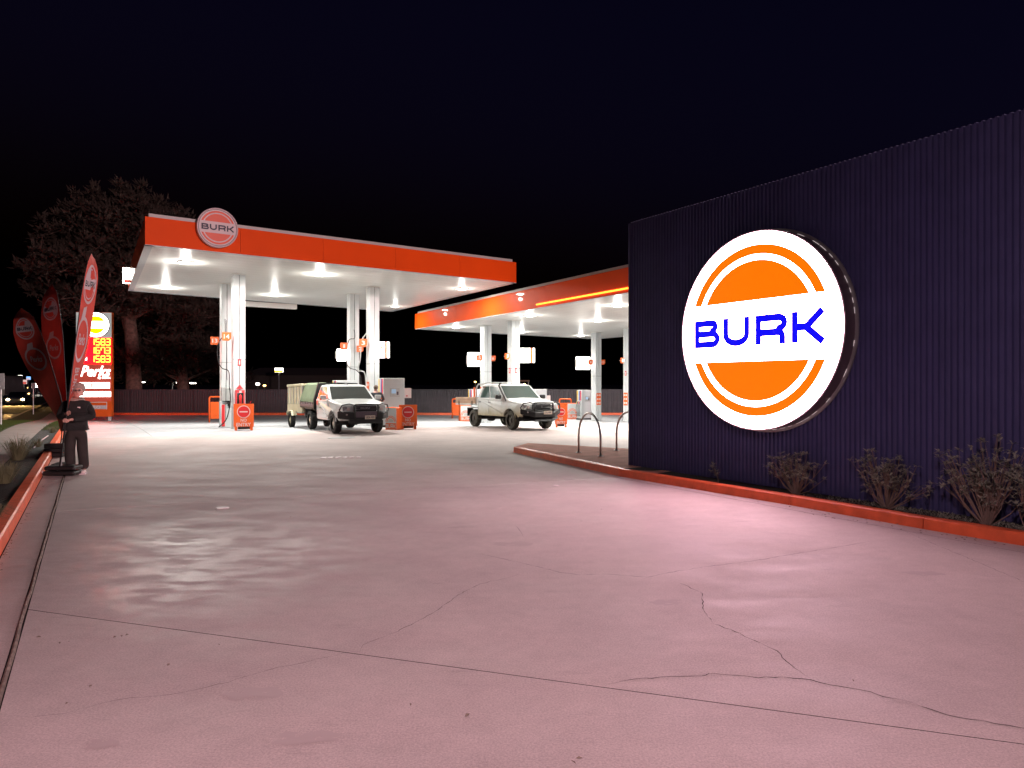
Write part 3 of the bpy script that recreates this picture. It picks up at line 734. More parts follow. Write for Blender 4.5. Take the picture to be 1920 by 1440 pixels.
# extinguisher cabinet on column A
zx = zat('A', 746)
ex = thing('extinguisher_cabinet', 'red fire extinguisher cabinet with arrow sign hung on front white column', 'cabinet', COL['A'].matrix_basis @ Vector((0, -.22, zx)), ROT)
MB().box((0, -.09, 0), (.34, .15, .62)).build('case', M['red'], ex, bevel=.01)
MB().box((0, -.168, -.02), (.24, .008, .46)).build('door_pane', M['glass'], ex)
MB().tube([(0, -.19, -.22), (0, -.19, .08), (0, -.19, .14)], [.055, .055, .02], 12).build('extinguisher', M['red'], ex, smooth=True)
MB().box((0, -.175, .25), (.09, .006, .09)).build('emblem', M['pink'], ex)
MB().prism([Vector((-.14, -.02, .36)), Vector((.14, -.02, .36)), Vector((0, -.02, .52))], (0, -.01, 0)).build('arrow', M['red'], ex)
# orange icon boards
def icon_board(k, py, side, lab):
    z = zat(k, py); t = COL[k]; w_, h_ = .34, .72
    base = t.matrix_basis @ Vector((0, -.232, z)) if side == 'f' else t.matrix_basis @ Vector((-.232, 0, z))
    r = thing('icon_board', lab, 'sign', base, ROT if side == 'f' else ROT-R(90), 'orange six icon boards on the columns')
    MB().box((0, -.008, 0), (w_, .012, h_)).build('board', M['orange2'], r)
    for a in (-1, 1):
        for b in (-1, 0, 1): MB().disc((a*.08, -.018, b*.23), .062, 'y', .006, 12).build('icon', M['pink'], r)
icon_board('H', 748, 'f', 'orange board of six white icons on the column right of far pump')
icon_board('G', 748, 'l', 'orange board of six white icons beside the edge of dark wall')
icon_board('C', 731, 'l', 'orange icon board on the column behind the bystander at the pump')
icon_board('D', 731, 'l', 'orange icon board on the column with the hose loop')
icon_board('F', 738, 'l', 'orange icon board partly hidden behind the dusty ute roof')
icon_board('E', 742, 'l', 'orange icon board just above the dusty ute windscreen')

# number flags
def number(px, py, Y, s, lab, wpx=15, face=.35, lit=False):
    p = P(px, py, Y); w_ = wpx*Y/F; t = thing('number_sign', lab, 'sign', p, face, 'orange pump number signs')
    h_ = w_; c = .25*w_
    pts = [(-w_/2, -.04, h_/2), (w_/2, -.04, h_/2), (w_/2, -.04, -h_/2+c), (w_/2-c, -.04, -h_/2), (-w_/2+c*.3, -.04, -h_/2), (-w_/2, -.04, -h_/2+c*.3)]
    MB().prism(pts, (0, .08, 0)).build('panel', M['orange2'], t, bevel=.006)
    mb = MB(); put_text(mb, s, lambda a, b: Vector((a, -.046, b)), w_*(.62 if len(s) > 1 else .3 if s == '1' else .42), h_*.52); mb.build('digit', M['pink'] if not lit else M['box'], t)
    MB().tube([(0, .03, 0), (0, .2, 0)], .02, 6).build('bracket', M['grey'], t)
number(403, 639, cB.y-.2, '13', 'orange number 13 sign at the rear column of the left pair', 15)
number(425, 631, cA.y-.5, '14', 'orange number 14 sign between the left pair of columns', 16)
number(645, 649, cD.y-.6, '1', 'orange number 1 sign above the small lightbox', 13)
number(681, 643, cC.y-.5, '3', 'orange number 3 sign left of the lightbox column', 15)
number(675, 654, cD.y-.2, '2', 'orange number 2 sign tucked below number 3', 12)
number(899, 671, cF.y-.5, '5', 'orange number 5 sign on the first far column', 11)
number(924, 672, cF.y+.3, '6', 'orange number 6 sign peeping past first far column', 10)
number(951, 668, cE.y-.5, '7', 'orange number 7 sign left of the far lightbox column', 11, .9, True)
number(1107, 679, cH.y-.5, '9', 'orange number 9 sign beside the far lightbox', 9)
number(1130, 679, cH.y+.3, '10', 'orange number 10 sign peeping past far column', 9)
number(1167, 676, cG.y-.5, '11', 'orange number 11 sign near the dark wall edge', 10, .9, True)

# lightboxes
def lightbox(px0, px1, py0, py1, Y, rz, lab, stripe=True):
    p = P((px0+px1)/2, (py0+py1)/2, Y); w_ = (px1-px0)*Y/F*.98; h_ = (py1-py0)*Y/F
    t = thing('lightbox', lab, 'lightbox', p, rz, 'glowing lightboxes on the columns')
    MB().box((0, 0, 0), (w_, .30, h_)).build('diffuser', M['box'], t, bevel=.02)
    if stripe:
        MB().box((w_*.32, -.0, 0), (w_*.13, .315, h_*1.012)).build('orange_band', M['orange2'], t)
    MB().disc((w_*.05, -.16, h_*.15), h_*.07, 'y', .01, 12).build('printed_dot', M['logoyellow'], t)
    MB().box((-w_*.5-.04, 0, 0), (.08, .06, h_*.6)).build('bracket', M['grey'], t)
lightbox(632, 650, 654, 677, cD.y-.3, .3, 'glowing lightbox below number 1 left of the hose column', False)
lightbox(700, 730, 641, 671, cC.y-.5, .05, 'brightest wide lightbox with orange band above the bystander')
lightbox(877, 899, 661, 687, cF.y-.3, .3, 'glowing lightbox on the first far column above the tan tray', False)
lightbox(967, 1003, 653, 680, cE.y-.5, .0, 'wide lightbox with orange band above the dusty ute bonnet')
lightbox(1080, 1106, 669, 693, cH.y-.3, .3, 'glowing lightbox beside the far pump right of the dusty ute', False)
lightbox(1181, 1200, 650, 678, cG.y-.5, .0, 'lightbox mostly hidden behind the dark wall')

# hoses hanging by the columns
def hose(name_lab, pxs, Y, m_, r=.018):
    pts = [P(a, b, Y) for a, b in pxs]
    fine = []
    for i in range(len(pts)-1):
        p0, p1, p2, p3 = pts[max(i-1, 0)], pts[i], pts[i+1], pts[min(i+2, len(pts)-1)]
        for k in range(5):
            s_ = k/5; fine.append(.5*((2*p1)+(p2-p0)*s_+(2*p0-5*p1+4*p2-p3)*s_*s_+(3*p1-p0-3*p2+p3)*s_**3))
    fine.append(pts[-1]); o = MB().tube(fine, r, 6).build('hose', m_, smooth=True); tag(o, name_lab, 'hose', 'hoses hanging at the columns')
hose('black hose looped beside the number 13 sign', [(422, 598), (422, 628), (414, 636), (408, 652), (409, 675), (416, 690), (428, 695), (430, 710), (430, 730)], cA.y-.35, M['black'])
hose('black hose hanging straight between the left pair of columns', [(425, 600), (425, 640), (424, 720), (423, 790)], cA.y-.4, M['black'], .012)
hose('thick black hose trailing to the ground at the left columns', [(430, 724), (432, 750), (425, 785), (410, 801)], cA.y-.4, M['black'], .022)
hose('black hose looped wide on the column behind the green canvas ute', [(664, 618), (665, 634), (655, 637), (650, 655), (650, 680), (656, 690), (668, 694), (675, 704), (677, 722)], cD.y-.45, M['black'])
hose('pale hose bowing out between the columns behind the green canvas ute', [(688, 624), (678, 640), (675, 675), (671, 694), (682, 697), (686, 712), (686, 730)], cC.y-.35, M['galv'], .03)

# ============================================================ FENCE
fe = thing('fence', 'dark steel ribbed boundary fence running behind the whole forecourt', 'fence', (-31.5, 54.6, GZ(54.6)))
pl = ribsheet(2.38, .19, .035, .12, 1.86, .5); pr_ = ribsheet(2.38, .34, .04, .12, 1.86, .55)
pa = pl.build('fence_panel', M['fence'], fe); pb = pr_.build('fence_panel', M['fence'], fe)
pst = MB().box((0, 0, .95), (.07, .07, 1.94)).build('post', M['fence'], fe)
rl = MB().box((1.2, 0, 1.885), (2.36, .06, .05)).build('top_rail', M['fence'], fe)
pa.location.x = .02; pb.location = (18*2.42+.02, 0, 0)
for i in range(25):
    if i not in (0, 18):
        src = pa if i < 15 else pb; c = src.copy(); C.objects.link(c); c.parent = fe; c.location = (i*2.42+.02, 0, 0)
    if i: 
        c = pst.copy(); C.objects.link(c); c.parent = fe; c.location = (i*2.42, -.05, 0)
        c = rl.copy(); C.objects.link(c); c.parent = fe; c.location = (i*2.42, -.0, 0)
pst.location = (0, -.05, 0)

# ============================================================ NO ENTRY BINS, FRAMES, PANELS
def arcs_pts(cx, cz, r0, r1, a0, a1, n=14):
    return [[(cx+r*math.cos(R(a)), cz+r*math.sin(R(a))) for r, a in ((r0, a0+(a1-a0)*i/n), (r1, a0+(a1-a0)*i/n), (r1, a0+(a1-a0)*(i+1)/n), (r0, a0+(a1-a0)*(i+1)/n))] for i in range(n)]
def no_entry(px, py, wpx, hpx, lab, rz):
    p = G(px, py); w_ = wpx*p.y/F; h_ = hpx*p.y/F
    t = thing('no_entry_stand', lab, 'sign', (p.x, p.y, p.z), rz, 'orange NO ENTRY stands')
    MB().box((0, .0, h_*.57), (w_, .03, h_*.86)).build('board', M['orange2'], t, bevel=.008)
    MB().box((0, .2, h_*.5), (w_*.86, .3, h_*.66)).build('bin_body', M['orange2'], t, bevel=.03)
    for s_ in (-1, 1): MB().box((s_*w_*.38, 0, h_*.07), (w_*.14, .05, h_*.14)).build('leg', M['orange2'], t, bevel=.005)
    MB().box((0, .22, h_*.09), (w_*.6, .25, h_*.1)).build('base', M['black'], t)
    MB().disc((0, -.018, h_*.70), w_*.33, 'y', .006, 28).build('ring', M['pink'], t)
    MB().disc((0, -.024, h_*.70), w_*.29, 'y', .008, 28).build('disc', M['red'], t)
    MB().box((0, -.031, h_*.70), (w_*.40, .008, h_*.045)).build('bar', M['pink'], t)
    mb = MB(); put_text(mb, 'NO', lambda a, b: Vector((a, -.02, b)), w_*.30, h_*.12, 0, h_*.385); put_text(mb, 'ENTRY', lambda a, b: Vector((a, -.02, b)), w_*.72, h_*.13, 0, h_*.22); mb.build('lettering', M['pink'], t)
no_entry(457, 807, 36, 50, 'orange NO ENTRY stand before the extinguisher column', R(12))
no_entry(765, 805, 34, 46, 'orange NO ENTRY stand right of the green canvas ute', R(9))
no_entry(1052, 801, 23, 41, 'orange NO ENTRY stand at the nose of the dusty ute', R(4))
MB().tube([P(468, 757, 27.2), P(471, 752, 27.2)], .012, 6).build('squeegee', M['red']); tag(bpy.context.collection.objects[-1], 'red squeegee handle sticking out of the first NO ENTRY stand', 'squeegee')
def frame_guard(px, py, wpx, hpx, lab, rz):
    p = G(px, py); w_ = wpx*p.y/F; h_ = hpx*p.y/F
    t = thing('hoop_guard', lab, 'barrier', (p.x, p.y, p.z), rz, 'orange hoop guards with panels')
    r = .10; pts = [(-w_/2, 0, 0), (-w_/2, 0, h_-r)]+[(-w_/2+r-r*math.cos(q*math.pi/8), 0, h_-r+r*math.sin(q*math.pi/8)) for q in range(1, 5)]+[(w_/2-r+r*math.sin(q*math.pi/8), 0, h_-r+r*math.cos(q*math.pi/8)) for q in range(0, 5)]+[(w_/2, 0, 0)]
    MB().tube(pts, .045, 10).build('hoop', M['orange2'], t, smooth=True)
    MB().box((0, .03, h_*.47), (w_*.86, .03, h_*.66)).build('panel', M['orange2'], t, bevel=.01)
    for z in (.28, .66): MB().box((0, .008, h_*z), (w_*.8, .02, .02)).build('rib', M['orange2'], t)
frame_guard(406, 792, 26, 48, 'orange hoop guard left of the number 13 column', .1)
frame_guard(857, 784, 18, 36, 'orange hoop guard behind the tray of dusty ute', .1)
frame_guard(1060, 785, 22, 37, 'orange hoop guard behind the NO ENTRY stand by dusty ute', .1)
def rainbow(px, py, wpx, hpx, lab, rz):
    p = G(px, py); w_ = wpx*p.y/F; h_ = hpx*p.y/F
    t = thing('pump_guard', lab, 'panel', (p.x, p.y, p.z), rz, 'pump guards with white rainbow panel')
    MB().box((0, .3, h_/2), (w_, .6, h_)).build('box', M['orange2'], t, bevel=.02)
    MB().box((0, -.006, h_*.5), (w_*.94, .01, h_*.94)).build('white_panel', M['white'], t)
    mb = MB()
    for r0, r1 in ((.42, .47), (.30, .36)):
        for q in arcs_pts(0, h_*.36, w_*r0, w_*r1, 0, 180): mb.poly([Vector((a, -.014, b)) for a, b in q])
    mb.build('rainbow_print', M['orange2'], t)
    mb = MB(); mb.poly([Vector((0, -.013, h_*.36))]+[Vector((w_*.24*math.cos(R(a)), -.013, h_*.36+w_*.24*math.sin(R(a)))) for a in range(0, 181, 15)]); mb.build('half_disc_print', M['galv'], t)
    MB().box((0, -.013, h_*.17), (w_*.92, .004, h_*.26)).build('red_band', M['orange2'], t)
    mb = MB(); put_burk(mb, lambda a, b: Vector((a, -.018, b)), w_*.84, h_*.17, 0, h_*.17); mb.build('lettering', M['white'], t)
rainbow(733, 806, 24, 42, 'BURK rainbow guard panel half hidden by the bull bar of the canvas ute', -.35)
rainbow(873, 790, 20, 30, 'BURK rainbow guard panel seen under the tan tray', .25)
rainbow(1073, 786, 20, 30, 'BURK rainbow guard panel left of the far pump', .25)

# ============================================================ FUEL PUMPS
def pump():
    t = thing('fuel_pump', '', 'fuel pump', (0, 0, 0), ROT, 'white fuel pumps'); W_, D_, H_ = .95, .55, 2.05
    MB().box((0, 0, .05), (W_+.06, D_+.06, .10)).build('plinth', M['black'], t)
    MB().box((0, 0, .10+(H_-.10)/2), (W_, D_, H_-.10)).build('cabinet', M['white'], t, bevel=.02)
    MB().box((.03, -D_/2-.006, 1.45), (.42, .01, .36)).build('screen_frame', M['galv'], t)
    MB().box((-.02, -D_/2-.014, 1.50), (.20, .01, .18)).build('screen', M['screen'], t)
    MB().box((.15, -D_/2-.014, 1.42), (.08, .01, .14)).build('keypad', M['signrim'], t)
    MB().box((.60, -.05, 1.42), (.42, .30, .42)).build('side_box', M['pink'], t, bevel=.01)
    MB().box((.60, -.205, 1.30), (.07, .01, .05)).build('red_button', M['red'], t)
    cols = ['yellow', 'white', 'blue', 'red']
    for k, c in enumerate(cols):
        y = D_/2-.08-k*.13
        s_ = MB().box((-W_/2-.008, y, 1.68), (.015, .085, .68)).build('grade_strip', M[c], t)
        nz_ = MB(); nz_.tube([(-W_/2-.03, y, 1.28), (-W_/2-.10, y, 1.20), (-W_/2-.06, y, 1.08)], [.02, .03, .02], 6); nz_.build('nozzle', M[['yellow', 'black', 'red', 'black'][k]], t)
        hs = MB(); hs.tube([(-W_/2-.06, y, 1.10), (-W_/2-.10, y+.03, .85), (-W_/2-.12, y-.03, .55), (-W_/2-.09, y+.03, .32), (-W_/2-.03, y, .26)], .018, 6); hs.build('hose', M['black'], t, smooth=True)
    return t
pm0 = pump(); first = True
for (px, py, sc_, lab) in ((732, 801, 1, 'white fuel pump beside the man at the canvas ute'), (893, 789, .95, 'white fuel pump behind the tan tray of dusty ute'),
                           (1010, 789, .95, 'white fuel pump behind the windscreen of dusty ute'), (1097, 787, .93, 'white fuel pump with coloured strips left of the six icon column'),
                           (643, 797, 1, 'white fuel pump mostly hidden behind the roof of canvas ute')):
    p = G(px, py); c = pm0 if first else copy_tree(pm0); first = False
    c.location = (p.x, p.y+.3, GZ(p.y+.3)); c.scale = (sc_, sc_, sc_); c['label'] = lab
# small dispenser at the left columns
p = P(422, 790, 29.6); dp = thing('diesel_dispenser', 'slim white dispenser with red strip between the left pair of columns', 'fuel pump', (p.x, p.y, GZ(p.y)), ROT)
MB().box((0, 0, .55), (.42, .35, 1.1)).build('cabinet', M['white'], dp, bevel=.02); MB().box((0, -.18, 1.38), (.36, .2, .55)).build('display', M['galv'], dp, bevel=.02)
MB().box((-.1, -.182, .5), (.12, .01, .9)).build('red_strip', M['red'], dp); MB().box((.12, -.2, 1.0), (.12, .08, .2)).build('nozzle', M['black'], dp)
MB().box((.0, .1, 1.5), (.3, .1, .9)).build('back_panel', M['white'], dp)

# ============================================================ VEHICLES  (local: nose towards -y, front axle at y=0)
def wheel(x, y, r, w_, tm, rmm, t, side):
    o = bpy.data.objects.new('wheel', None); C.objects.link(o); o.parent = t; o.location = (x, y, r)
    mb = MB(); prof = [(r*.60, -w_/2), (r*.90, -w_/2), (r, -w_*.32), (r, w_*.32), (r*.90, w_/2), (r*.60, w_/2)]; N = 28; vs = []
    for i in range(N):
        a = 2*math.pi*i/N
        for j, (rr, xx) in enumerate(prof): k = rr-(.012 if (i % 2 and 1 < j < 4) else 0); vs.append((xx, k*math.cos(a), k*math.sin(a)))
    n = len(prof); mb.add(vs, [(i*n+j, i*n+j+1, ((i+1) % N)*n+j+1, ((i+1) % N)*n+j) for i in range(N) for j in range(n-1)]); mb.build('tyre', tm, o, smooth=False)
    rb_ = MB(); xo = side*w_*.30
    rb_.disc((xo, 0, 0), r*.20, 'x', .06, 16); rb_.tube([(xo-.04*side, 0, 0), (xo-.02*side, 0, 0)], r*.61, 24)
    rb_.tube([(xo-.03*side, r*.58*math.cos(q*math.pi/12), r*.58*math.sin(q*math.pi/12)) for q in range(25)], .018, 6, False)
    for k in range(6):
        a = k*math.pi/3; c_, s_ = math.cos(a), math.sin(a); hw = r*.10
        rb_.prism([(xo, r*.15*c_-hw*s_, r*.15*s_+hw*c_), (xo, r*.15*c_+hw*s_, r*.15*s_-hw*c_), (xo-.01*side, r*.58*c_+hw*.8*s_, r*.58*s_-hw*.8*c_), (xo-.01*side, r*.58*c_-hw*.8*s_, r*.58*s_+hw*.8*c_)], (-.03*side, 0, 0))
    rb_.build('rim', rmm, o)
    return o
def arch(yc, r, z0, n=8):  # points going over a wheel arch from front to rear
    out = []; a0 = math.asin(min(1, (z0-.37)/r)) if z0 > .37 else 0
    for i in range(n+1):
        a = math.pi-a0-(math.pi-2*a0)*i/n; out.append((yc+r*math.cos(a), .37+r*math.sin(a)))
    return out
def body_shell(prof, hw, m_, t, name='body', crown=.03, hwf=None):
    us = [-1, -.93, -.6, 0, .6, .93, 1]; mb = MB(); n = len(prof); vs = []
    for (y, z, tp) in prof:
        for u in us:
            h_ = hwf(y, z) if hwf else hw
            dz = crown*(1-u*u) if tp else 0
            vs.append((u*h_, y+(0 if tp else 0), z+dz-(.035 if (tp and abs(u) == 1) else 0)))
    k = len(us); fs = []
    for i in range(n):
        j = (i+1) % n
        for q in range(k-1): fs.append((i*k+q, i*k+q+1, j*k+q+1, j*k+q))
    fs += [tuple(i*k for i in range(n)), tuple(i*k+k-1 for i in reversed(range(n)))]
    mb.add(vs, fs); return mb.build(name, m_, t, smooth=False)
def quad_on(c, s0, s1, t0, t1, off_):   # patch inside quad c (4 corners ccw: bl br tr tl)
    bl, br, tr, tl = [Vector(p) for p in c]; n = (br-bl).cross(tl-bl).normalized()*off_
    f = lambda s_, t_: bl*(1-s_)*(1-t_)+br*s_*(1-t_)+tr*s_*t_+tl*(1-s_)*t_+n
    return [f(s0, t0), f(s1, t0), f(s1, t1), f(s0, t1)]
def ute(lab, kind):
    dual = kind == 2; paint = M['dusty'] if dual else M['carwhite']; gl = M['glasspale'] if dual else M['glass']
    t = thing('ute', lab, 'pickup truck'); wb = 3.0; tr_ = .76; r = .37; back = 2.62 if dual else 2.02
    hw = .91
    z0 = .50 if dual else .46
    def hwf(y, z):
        b = hw*(1-.12*max(0, (-y-.25))/.6)
        return b-(.05 if z < .6 else 0)-(.05*max(0, z-.85))
    top = [(-.80, .62, 0), (-.86, .80, 0), (-.80, 1.02, 1), (-.55, 1.07, 1), (-.1, 1.13, 1), (.42, 1.20, 1), (.62, 1.20, 0), (back, 1.20, 0), (back, z0, 0)]
    bot = [(1.0, z0), (.50, z0)]+[(y, z) for y, z in reversed(arch(0, .47, z0))]+[(-.62, z0+.02)]
    prof = top+[(y, z, 0) for y, z in bot]
    bo_ = body_shell(prof, hw, paint, t, hwf=hwf); bv = bo_.modifiers.new('bevel', 'BEVEL'); bv.width = .035; bv.segments = 3; bv.limit_method = 'ANGLE'; bv.angle_limit = R(40)
    # greenhouse
    rz_ = 1.70 if not dual else 1.74
    bz = 1.165; hb, ht = hw-.035, hw-.17
    yb0, yb1, yt0, yt1 = .38, back-.01, 1.10, back-.12
    cb = [(-hb, yb0, bz), (hb, yb0, bz), (hb, yb1, bz), (-hb, yb1, bz)]; ct = [(-ht, yt0, rz_), (ht, yt0, rz_), (ht, yt1, rz_), (-ht, yt1, rz_)]
    cr = [(-ht*.72, yt0+.16, rz_+.05), (ht*.72, yt0+.16, rz_+.05), (ht*.72, yt1-.06, rz_+.05), (-ht*.72, yt1-.06, rz_+.05)]
    mb = MB(); mb.add(cb+ct+cr, [(0, 1, 5, 4), (1, 2, 6, 5), (2, 3, 7, 6), (3, 0, 4, 7), (4, 5, 9, 8), (5, 6, 10, 9), (6, 7, 11, 10), (7, 4, 8, 11), (8, 9, 10, 11), (3, 2, 1, 0)]); mb.build('cab', paint, t, bevel=.05)
    fc = [cb[0], cb[1], ct[1], ct[0]]
    MB().poly(quad_on(fc, .055, .945, .07, .93, .006)).build('windscreen', gl, t)
    for s_ in (-1, 1):
        sd = [cb[3], cb[0], ct[0], ct[3]] if s_ < 0 else [cb[1], cb[2], ct[2], ct[1]]
        L_ = sd
        def side(a, b, c_, d_, nm):    # panes given in fraction from rear to front
            if s_ > 0: a, b, c_, d_ = 1-b, 1-a, 1-d_, 1-c_
            bl, br, tr2, tl = [Vector(p) for p in L_]; n = (br-bl).cross(tl-bl).normalized()*.006
            f = lambda q, v: bl*(1-q)*(1-v)+br*q*(1-v)+tr2*q*v+tl*(1-q)*v+n
            if s_ > 0: pts = [f(a, .10), f(b, .10), f(d_, .90), f(c_, .90)]
            else: pts = [f(a, .10), f(b, .10), f(d_, .90), f(c_, .90)]
            MB().poly(pts).build(nm, gl, t)
        if dual:
            side(.10, .46, .10, .46, 'rear_side_window'); side(.50, .90, .50, .93, 'side_window')
        else:
            side(.09, .34, .12, .36, 'rear_side_window'); side(.39, .90, .40, .93, 'side_window')
        mir = MB().box((s_*(hw+.13), .62, 1.27), (.24, .13, .17)).build('mirror', M['black'] if dual else M['carwhite'], t, bevel=.04)
        if not dual: MB().box((s_*(hw+.24), .55, 1.22), (.04, .03, .06)).build('indicator', M['orange2'], t)
        for yy_, nm in (((1.55, 'door_handle'), (2.35, 'rear_door_handle')) if dual else ((1.62, 'door_handle'),)):
            MB().box((s_*(hw-.0), yy_, 1.05), (.03, .16, .03)).build(nm, M['black'] if dual else paint, t)
        for yy_ in ((.62, 1.66, 2.52) if dual else (.62, 1.78)):
            MB().box((s_*(hw-.013), yy_, .86), (.008, .010, .58)).build('door_gap', M['seam'], t, bevel=0)
        # headlights
        xh = s_*.60
        MB().prism([(xh-.17, -.855, .80), (xh+.17, -.82, .80), (xh+s_*.0+.19, -.78, .97), (xh-.19, -.845, .97)], (0, .08, 0)).build('headlight', M['lampglass'], t, bevel=.01)
        MB().disc((xh, -.875, .88), .055, 'y', .03, 14).build('headlamp_lens', M['pink'], t)
        # arch lips
        pa_ = [(s_*(hw-.005), y, z) for y, z in arch(0, .475, z0)]
        MB().tube(pa_, .022, 6).build('wheel_arch_lip', paint if not dual else paint, t)
        for y_ in (0, wb): wheel(s_*tr_, y_, r, .24, M['tyred'] if dual else M['tyre'], M['rimd'] if dual else M['rim'], t, s_)
        MB().box((s_*tr_, wb, .0+.80), (.30, .90, .04)).build('mudguard', M['grey'] if dual else M['black'], t, bevel=.01)
        MB().box((s_*tr_, wb+.46, .62), (.28, .02, .36)).build('mud_flap', M['rubber'], t)
    # wheel-well dark liner, chassis
    MB().box((0, 0, .62), (1.55, .85, .5)).build('wheel_well', M['rubber'], t)
    MB().box((0, 2.1, .50), (.80, 4.2, .14)).build('chassis', M['rubber'], t)
    MB().tube([(-.7, wb, .37), (.7, wb, .37)], .06, 8).build('rear_axle', M['rubber'], t)
    MB().tube([(-.7, 0, .37), (.7, 0, .37)], .05, 8).build('front_axle', M['rubber'], t)
    MB().disc((.0, wb, .37), .15, 'y', .25, 12).build('differential', M['rubber'], t)
    # grille
    MB().box((0, -.865, .90), (.84, .03, .20)).build('grille', M['black'], t, bevel=.01)
    for z in ((.85, .93) if dual else (.88, .96)): MB().box((0, -.885, z), (.76, .012, .022)).build('grille_bar', M['grey'] if dual else M['signrim'], t)
    if dual:
        mb = MB()
        for k in range(3):
            a = R(90+120*k); d_ = Vector((math.cos(a), 0, math.sin(a)))*.055; s2 = Vector((-math.sin(a), 0, math.cos(a)))*.022; o_ = Vector((0, -.896, .90))
            mb.poly([o_, o_+d_*.5+s2, o_+d_, o_+d_*.5-s2])
        mb.build('emblem', M['galv'], t)
    else:
        mb = MB(); put_text(mb, 'ISUZU', lambda a, b: Vector((a, -.896, .925+b)), .34, .06); mb.build('grille_lettering', M['grey'], t)
    # bull bar
    BB = M['black']
    if dual:
        MB().prism([(-.93, -.80, .62), (-.45, -1.12, .50), (.45, -1.12, .50), (.93, -.80, .62), (.93, -.70, .82), (.45, -1.05, .78), (-.45, -1.05, .78), (-.93, -.70, .82)][:4]+[], (0, 0, .2)).build('bumper', BB, t, bevel=.03)
        MB().prism([(-.80, -.85, .44), (-.40, -1.08, .34), (.40, -1.08, .34), (.80, -.85, .44)], (0, .1, .16)).build('lower_bumper', BB, t, bevel=.02)
    else:
        MB().prism([(-.94, -.72, .56), (-.62, -1.02, .52), (.62, -1.02, .52), (.94, -.72, .56), (.9, -.6, .56), (-.9, -.6, .56)], (0, 0, .26)).build('bumper', BB, t, bevel=.035)
        MB().box((0, -.92, .46), (1.2, .16, .16)).build('lower_bumper', BB, t, bevel=.03)
        MB().box((0, -1.02, .70), (.80, .06, .20)).build('centre_panel', M['signrim'], t, bevel=.02)
    tb = MB()
    for s_ in (-1, 1):
        tb.tube([(s_*.42, -1.04, .60), (s_*.42, -1.02, 1.05)], .035, 8)
        tb.tube([(s_*.42, -1.02, .80), (s_*.42, -1.0, 1.03), (s_*.60, -.96, 1.07), (s_*.82, -.88, 1.03), (s_*.90, -.80, .86), (s_*.86, -.84, .78)], .022, 8)
    tb.tube([(-.42, -1.02, 1.04), (0, -1.03, 1.05), (.42, -1.02, 1.04)], .028, 8)
    if dual: tb.tube([(-.42, -1.05, .86), (.42, -1.05, .86)], .024, 8)
    tb.build('bull_bar', BB, t, smooth=True)
    for s_ in (-1, 1): MB().disc((s_*.70, -.985 if not dual else -1.0, .70), .035, 'y', .03, 12).build('driving_light', M['lampglass'], t)
    px_ = .12; pl_ = MB().box((px_, -1.135 if dual else -1.06, .68 if dual else .60), (.37, .012, .13)).build('number_plate', M['plate'], t)
    mb = MB(); put_text(mb, '1TU-8FR' if dual else 'LEX-103', lambda a, b: Vector((px_+a, (-1.135 if dual else -1.06)-.009, (.68 if dual else .60)+b)), .30, .07); mb.build('plate_lettering', M['navy'], pl_)
    MB().tube([(0, .9+.15, rz_+.05), (0, 1.3, rz_+.09), (0, 1.34, rz_+.05)], .018, 6).build('roof_aerial', M['black'], t)
    if dual:
        MB().tube([(-.90, .25, 1.12), (-.86, .42, 1.22), (-.77, 1.02, 1.70), (-.76, .98, 1.80), (-.76, .88, 1.80)], .035, 8).build('snorkel', M['black'], t)
        # tan drop-side tray
        y0_, y1_ = 2.72, 4.55
        MB().box((0, (y0_+y1_)/2, .93), (1.82, y1_-y0_, .06)).build('tray_floor', M['galv'], t)
        for s_ in (-1, 1):
            for k in range(2): MB().box((s_*.90, (y0_+y1_)/2, 1.03+k*.135), (.035, y1_-y0_-.02, .128)).build('side_board', M['timber'], t, bevel=.008)
            for yy_ in (3.0, 4.2): MB().box((s_*.925, yy_, 1.0), (.02, .05, .16)).build('latch', M['black'], t)
        for k in range(2): MB().box((0, y1_, 1.03+k*.135), (1.8, .035, .128)).build('tail_board', M['timber'], t, bevel=.008)
        hb_ = MB(); hb_.tube([(-.86, y0_, .95), (-.86, y0_, 1.60), (-.78, y0_, 1.78), (.78, y0_, 1.78), (.86, y0_, 1.60), (.86, y0_, .95)], .03, 8); hb_.tube([(-.78, y0_, 1.78), (-.70, y0_-.9, 1.84), (.70, y0_-.9, 1.84), (.78, y0_, 1.78)], .02, 6)
        for k in range(5): hb_.tube([(-.6+k*.3, y0_, .95), (-.6+k*.3, y0_, 1.77)], .012, 6)
        hb_.build('head_board', M['galv'], t)
        MB().box((-.95, y0_+.02, 1.45), (.02, .14, .4)).build('striped_tape', M['orange2'], t)
    else:
        y0_, y1_ = 2.12, 4.30
        MB().box((0, (y0_+y1_)/2, .86), (1.78, y1_-y0_, .08)).build('tray_floor', M['black'], t)
        for s_ in (-1, 1):
            MB().box((s_*.88, (y0_+y1_)/2, .99), (.03, y1_-y0_, .22)).build('side_board', M['signrim'], t)
            for k in range(9): MB().tube([(s_*.905, y0_+.15+k*.24, 1.11), (s_*.91, y0_+.2+k*.24, .98), (s_*.905, y0_+.27+k*.24, 1.11)], .008, 4).build('tie_cord', M['pink'], t)
        cv = MB(); secs = []
        for y in [y0_+.14, (y0_+y1_)/2-.3, (y0_+y1_)/2+.3, y1_-.15]:
            sag = .02 if 2.5 < y < 4 else 0
            secs.append([(-.93, y, 1.07), (-.91, y, 1.20-sag*.3), (-.74, y, 1.74-sag), (-.62, y, 1.80-sag), (0, y, 1.82-sag), (.62, y, 1.80-sag), (.74, y, 1.74-sag), (.91, y, 1.20), (.93, y, 1.07)])
        vs = [p for s2 in secs for p in s2]; n = 9
